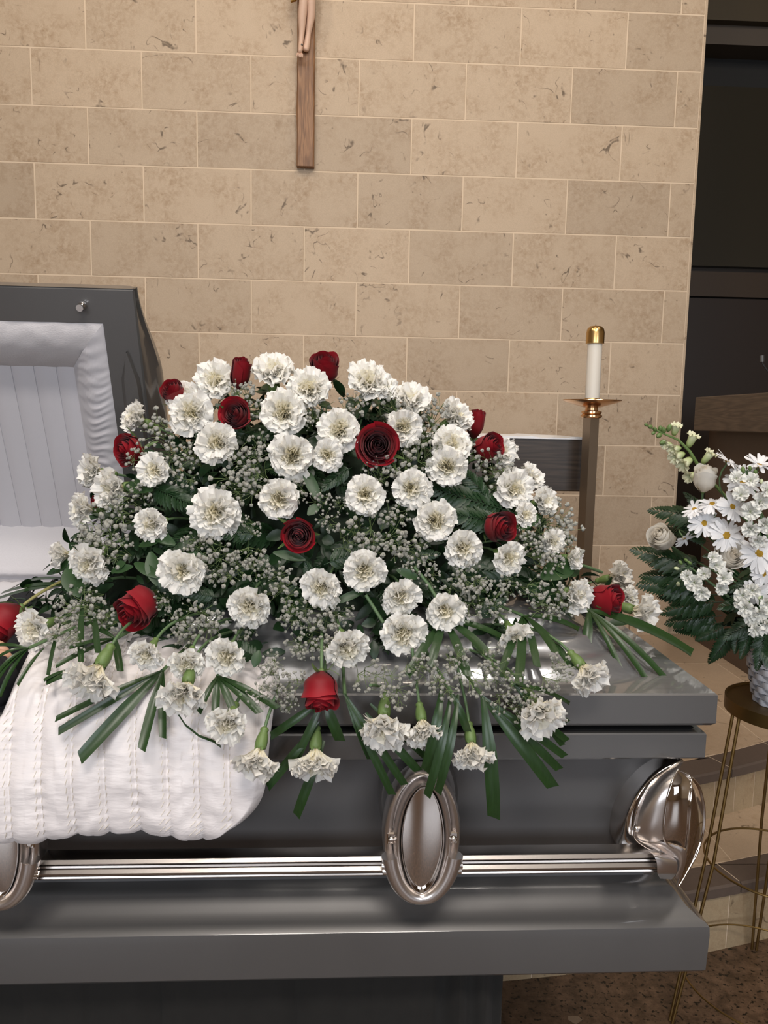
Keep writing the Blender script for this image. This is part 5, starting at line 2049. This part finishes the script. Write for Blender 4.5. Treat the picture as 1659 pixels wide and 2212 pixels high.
for r_, t_, d0, d1 in (((1545, 1125), (1402, 1092), 0, .02), ((1545, 1140), (1420, 1132), .02, .0), ((1520, 1100), (1480, 1060), 0, 0), ((1520, 1230), (1370, 1180), 0, .03), ((1520, 1215), (1395, 1210), .0, .0), ((1540, 1250), (1380, 1238), .02, .03), ((1540, 1262), (1382, 1262), .0, .05),
                       ((1550, 1285), (1415, 1282), .03, .04), ((1560, 1300), (1424, 1306), .03, .05), ((1560, 1330), (1436, 1345), .02, .05), ((1560, 1345), (1452, 1362), .03, .04), ((1570, 1350), (1505, 1385), .03, .05), ((1590, 1350), (1545, 1432), .03, .05), ((1600, 1355), (1585, 1410), .04, .06),
                       ((1620, 1350), (1612, 1425), .05, .07), ((1650, 1350), (1650, 1450), .06, .08), ((1660, 1330), (1565, 1365), .05, .08), ((1640, 1300), (1560, 1300), .05, .09), ((1650, 1250), (1580, 1275), .05, .08), ((1500, 1150), (1540, 1120), .0, .0), ((1530, 1170), (1490, 1160), .02, .05), ((1640, 1400), (1700, 1460), .06, .1), ((1700, 1350), (1800, 1420), .0, .05), ((1760, 1300), (1880, 1300), .0, .0), ((1580, 1380), (1525, 1430), .02, .03),
                       ((1600, 1215), (1530, 1190), .05, .08), ((1720, 1180), (1700, 1050), 0, 0)):
    frond_px(r_, t_, yb(r_[0]) - d0, yb(t_[0]) - d1, FL2, 'fern fronds of the basket arrangement')

G_CR = 'cream roses of the basket arrangement'
bt = ctr + np.array([0, 0, .02])
rose(1432, 1164, 60, -.62, -.35, CR_HALF, 'cream white rose at the left side of the basket arrangement', G_CR, depth=yb(1432) - .04, target=bt, name='rose', sep=False)
rose(1522, 1038, 54, -.05, -.88, CR_HALF, 'closed cream rose below the snapdragon spike', G_CR, depth=yb(1522) - .05, target=bt, sep=False)
rose(1576, 1200, 74, -.05, -.30, CR_OPEN, 'peachy open cream rose under the daisies', G_CR, depth=yb(1576) - .06, target=bt, sep=False)

# daisies
DP = []
for s in range(3):
    b = MB()
    r = random.Random(60 + s)
    P = []
    for i in range(8):
        t = i / 7
        w = .128 * (.35 + .65 * math.sin(PI * min(.92, .12 + t * .72)) ** .8) * (1 if t < .95 else .7)
        z = .06 * math.sin(t * 2.6 + s) - .10 * t * t * (s - .5)
        P.append([(.18 + .82 * t, -w, z + .02), (.18 + .82 * t, 0, z), (.18 + .82 * t, w, z + .02)])
    b.grid(np.array(P), col=np.ones((8, 3)))
    DP.append(mesh_of('petal', b, M['daisy'], True, 80))
b = MB(); b.lathe([(0, -.03), (.20, -.03), (.245, .02), (.22, .075), (.12, .105), (.0, .10)], 20)
EYE = mesh_of('eye', b, M['yolk'], True, 80)
b = MB(); b.lathe([(0, -.14), (.05, -.14), (.16, -.08), (.20, -.02), (0, -.01)], 14)
DCAL = mesh_of('calyx', b, M['calyx'], True, 80)
DAISY = [
 (1521, 1130, 68, -.05, -.15, 'daisy facing front, left of the pair with golden eyes'),
 (1570, 1156, 78, .1, -.25, 'daisy facing front, right of the pair above the peachy rose'),
 (1582, 1095, 66, .05, -.3, 'daisy with small golden eye above the front pair'),
 (1640, 1196, 84, -.1, -.2, 'large daisy with golden eye cut by the right frame edge'),
 (1574, 998, 66, .55, -.75, 'daisy seen from the side against the dark doorway'),
 (1640, 1005, 70, .1, -.85, 'daisy seen from the side at the top right'),
 (1500, 1100, 52, -.45, -.75, 'half closed daisy left above the front pair'),
 (1538, 1088, 56, -.3, -.8, 'daisy in profile between the closed rose and small daisy'),
 (1478, 1163, 50, .4, .75, 'drooping daisy right of the left cream rose'),
 (1604, 1040, 72, -.2, -.5, 'daisy behind the green bud stalk at the upper right'),
 (1650, 1240, 56, .1, .1, 'daisy at the right edge below the large one'),
 (1632, 1278, 62, -.2, .3, 'daisy beneath the peachy rose at the right edge'),
]
for (x, y, dia, fx, fy, lab) in DAISY:
    c = at(x, y, yb(x) - .07)
    R = dia / 2 * c[1] / F_PX * 1.06
    n = facing(fx, fy)
    o = flower_root('daisy', c, n, R, .05, lab, 'flower', 'white daisies of the basket arrangement')
    npet = 21
    lift = random.uniform(-.35, .05) if math.hypot(fx, fy) > .5 else random.uniform(-.15, .05)
    for k in range(npet):
        q = link('petal', random.choice(DP), o)
        q.rotation_euler = (random.uniform(-.25, .25), lift + random.uniform(-.12, .12), 2 * PI * (k + random.uniform(-.25, .25)) / npet)
        s = random.uniform(.9, 1.05); q.scale = (s, s * random.uniform(.9, 1.15), s)
        q.location = (0, 0, .01 * (k % 3))
    link('eye', EYE, o); link('calyx', DCAL, o)
    stem_to(o, (0, 0, -.12), n, bt, R, M['stem'], .0018, .2)

# stock florets
FLOR = []
for s in range(3):
    r = random.Random(80 + s)
    b = MB()
    for ring_, (cnt, L, a1) in enumerate(((4, 1.0, 1.55), (4, .85, 1.15), (4, .6, .7))):
        for k in range(cnt):
            P, T = petal(L * r.uniform(.9, 1.1), .3, a1 + r.uniform(-.2, .2), (.50, .40, .28)[ring_], .16, .015, r, 11, 6, tint0=0, tint1=1)
            b.grid(rotz(P, 2 * PI * (k + .5 * ring_ + r.random() * .3) / cnt), col=T)
    FLOR.append(mesh_of('floret', b, M['stock'], True, 80))
b = MB(); b.lathe([(0, -.6), (.12, -.55), (.34, -.2), (.36, .15), (.2, .5), (.03, .62)], 10)
BUDM = mesh_of('bud', b, M['calyx'], True, 80)
b = MB(); b.lathe([(0, -.6), (.12, -.55), (.34, -.2), (.36, .15), (.2, .5), (.03, .62)], 10)
BUDW = mesh_of('bud', b, M['stock'], True, 80)


def stock(label, florets, buds, root, tip):
    Yr = yb(root[0]) - .05
    p0, p1 = at(*root, Yr), at(*tip, yb(tip[0]) - .08)
    t = thing('stock_spike', label, 'flower', tuple(p0), 'white stock spikes of the basket arrangement')
    b = MB(); b.tube([p0, (p0 + p1) / 2, p1], [.0035, .003, .0018], 7)
    obj('stem', b, M['stem'], t)
    for (x, y, d) in florets:
        c = at(x, y, yb(x) - .095 + random.uniform(-.01, .01)) - p0
        q = link('floret', random.choice(FLOR), t)
        R = d / 2 * Yr / F_PX * 1.15
        ax = (p0 + (p1 - p0) * .5) - p0
        n = (Vector(c) - Vector(ax)); n = (n.normalized() * .7 + Vector(-CF)).normalized()
        q.rotation_mode = 'QUATERNION'; q.rotation_quaternion = n.to_track_quat('Z', 'Y') @ Quaternion((0, 0, 1), random.uniform(0, 6))
        q.location = c; q.scale = (R, R, R)
    for (x, y, d, g) in buds:
        c = at(x, y, yb(x) - .09) - p0
        q = link('bud', BUDM if g else BUDW, t)
        R = d / 2 * Yr / F_PX * 1.4
        n = (p1 - p0) / np.linalg.norm(p1 - p0); n = Vector(n) + Vector([random.gauss(0, .5) for _ in range(3)])
        q.rotation_mode = 'QUATERNION'; q.rotation_quaternion = n.to_track_quat('Z', 'Y')
        q.location = c; q.scale = (R, R, R)
        b = MB(); b.tube([c + p0, (c + p0 + p1) / 2, p1], .0009, 5)
        obj('bud_stalk', b, M['stem'], t)


stock('white stock spike with buds left of the peachy rose, two clusters', [(1545, 1222, 44), (1560, 1248, 44), (1520, 1240, 36), (1500, 1258, 46), (1515, 1278, 42), (1485, 1245, 34), (1555, 1270, 36), (1538, 1205, 30)],
      [(1470, 1215, 16, 1), (1482, 1210, 14, 1), (1462, 1228, 16, 0), (1465, 1262, 18, 0), (1490, 1216, 14, 1), (1475, 1240, 14, 0)], (1575, 1290), (1490, 1225))
stock('white stock spike with green buds at the upper right', [(1620, 1040, 40), (1640, 1085, 48), (1620, 1105, 48), (1650, 1130, 50), (1620, 1140, 44), (1600, 1070, 42), (1655, 1060, 44), (1635, 1165, 40), (1590, 1035, 34)],
      [(1605, 1015, 18, 1), (1620, 1012, 16, 1), (1632, 1020, 18, 1), (1600, 1028, 14, 1), (1645, 1040, 16, 0), (1626, 1028, 14, 1)], (1668, 1190), (1612, 1018))
stock('white stock spike drooping with buds at the lower right edge', [(1605, 1285, 42), (1625, 1275, 40), (1610, 1310, 44), (1640, 1320, 48), (1625, 1330, 44), (1655, 1300, 44), (1630, 1355, 40), (1600, 1300, 34), (1655, 1345, 44)],
      [(1617, 1305, 20, 1), (1627, 1328, 16, 0), (1652, 1337, 18, 0), (1640, 1290, 16, 0)], (1660, 1230), (1640, 1315))

# snapdragon spike
SY_ = yb(1450) - .05
sp = [at(1512, 1012, SY_), at(1490, 975, SY_), at(1465, 950, SY_), at(1430, 935, SY_), at(1392, 917, SY_)]
snp = thing('snapdragon', 'pale green snapdragon spike leaning left out of the basket arrangement', 'flower', tuple(bt))
b = MB(); b.tube([bt, (bt + sp[0]) / 2 + np.array([.02, 0, .03])] + sp, [.004, .004, .004, .0036, .003, .0024, .0015], 8)
obj('stem', b, M['calyx'], snp)
SN = []
for s in range(3):
    r = random.Random(90 + s)
    b = MB()
    b.lathe([(0, -.1), (.16, -.08), (.26, .15), (.30, .45), (.34, .70), (.26, .78)], 12, (0, 0, 0), 1, .8)
    b.c[-1] = np.clip(b.v[-1][:, 2] * 1.1, 0, 1)
    for k in range(5):
        P, T = petal(.52, .5, 1.7 + r.uniform(-.3, .3), .30, .09, .02, r, 9, 5, tint0=.6, tint1=1)
        b.grid(rotz(P * np.array([1, 1, 1.0]), 2 * PI * k / 5 + .3 * r.random()) + np.array([0, 0, .55]), col=T)
    SN.append(mesh_of('floret', b, M['snap'], True, 80))
for (x, y, d, dx, dy, kind) in ((1460, 925, 30, .1, -.9, 0), (1495, 948, 36, .3, -.9, 0), (1530, 985, 36, .5, -.8, 0), (1457, 970, 32, -.9, .2, 0), (1462, 985, 38, -.9, .3, 0), (1480, 1000, 40, -.8, .5, 0), (1492, 1028, 34, -.9, .3, 0), (1440, 960, 26, -.9, .1, 0),
                                (1433, 930, 20, -.3, -.7, 1), (1445, 925, 20, .2, -.9, 1), (1424, 940, 20, -.7, .5, 1), (1415, 928, 16, -.5, -.6, 1), (1405, 922, 16, -.8, .0, 1), (1412, 935, 14, -.8, .5, 1), (1396, 918, 12, -.9, -.2, 1), (1432, 955, 20, -.9, .4, 1), (1426, 926, 16, -.1, -.9, 1)):
    c = at(x, y, SY_) - np.array(bt)
    n = facing(dx * .95, dy * .95)
    q = link('floret' if not kind else 'bud', random.choice(SN) if not kind else BUDM, snp)
    R = d / 2 * SY_ / F_PX * (1.9 if not kind else 1.6)
    q.rotation_mode = 'QUATERNION'; q.rotation_quaternion = n.to_track_quat('Z', 'Y')
    q.location = Vector(c) - n * R * (.5 if not kind else 0); q.scale = (R, R, R)


# ------------------------------------------------------------------ labels of the repeats: say which flower each lies beside
def short_flowers(groups):
    out = []
    for o in bpy.data.objects:
        if o.get('category') == 'flower' and o.get('group') in groups and len(o['label'].split()) <= 11:
            out.append((o['label'], o.matrix_world.translation.copy()))
    return out


def pix(p):
    w = np.array(p) - CAM
    z = w @ CF
    return np.array([829.5 + F_PX * (w @ CR) / z, 1106 - F_PX * (w @ CU) / z])


USED = set()


def beside(kind_word, group, pool, centre_of):
    refs = [(l, pix(p)) for l, p in pool]
    for o in [q for q in bpy.data.objects if q.get('group') == group]:
        c = pix(centre_of(o))
        rr = sorted(refs, key=lambda r_: np.linalg.norm(r_[1] - c))[:30]
        pick = None
        for l, q in rr:
            d = c - q
            w = ('left of' if d[0] < 0 else 'right of') if abs(d[0]) > abs(d[1]) else ('above' if d[1] < 0 else 'below')
            lab = '%s %s the %s' % (kind_word, w, l)
            if len(lab.split()) > 16: continue
            if lab not in USED:
                pick = lab
                break
            pick = pick or None
        if pick is None:
            l, q = rr[0]
            pick = '%s near the %s' % (kind_word, l)
        USED.add(pick)
        o['label'] = pick


bpy.context.view_layer.update()
P1 = short_flowers(('white carnations of the casket spray', G_ROSE))
P2 = short_flowers(('white daisies of the basket arrangement', G_CR))
beside('fern frond', 'fern fronds filling the casket spray', P1, lambda o: o.matrix_world @ Vector((.6, 0, 0)))
beside('fern frond', 'fern fronds of the basket arrangement', P2, lambda o: o.matrix_world @ Vector((.6, 0, 0)))
beside("baby's breath", G_GYP, P1, lambda o: o.matrix_world.translation)
beside('oval leaf', 'broad leaves in the casket spray', P1, lambda o: o.matrix_world @ Vector((.5, 0, 0)))
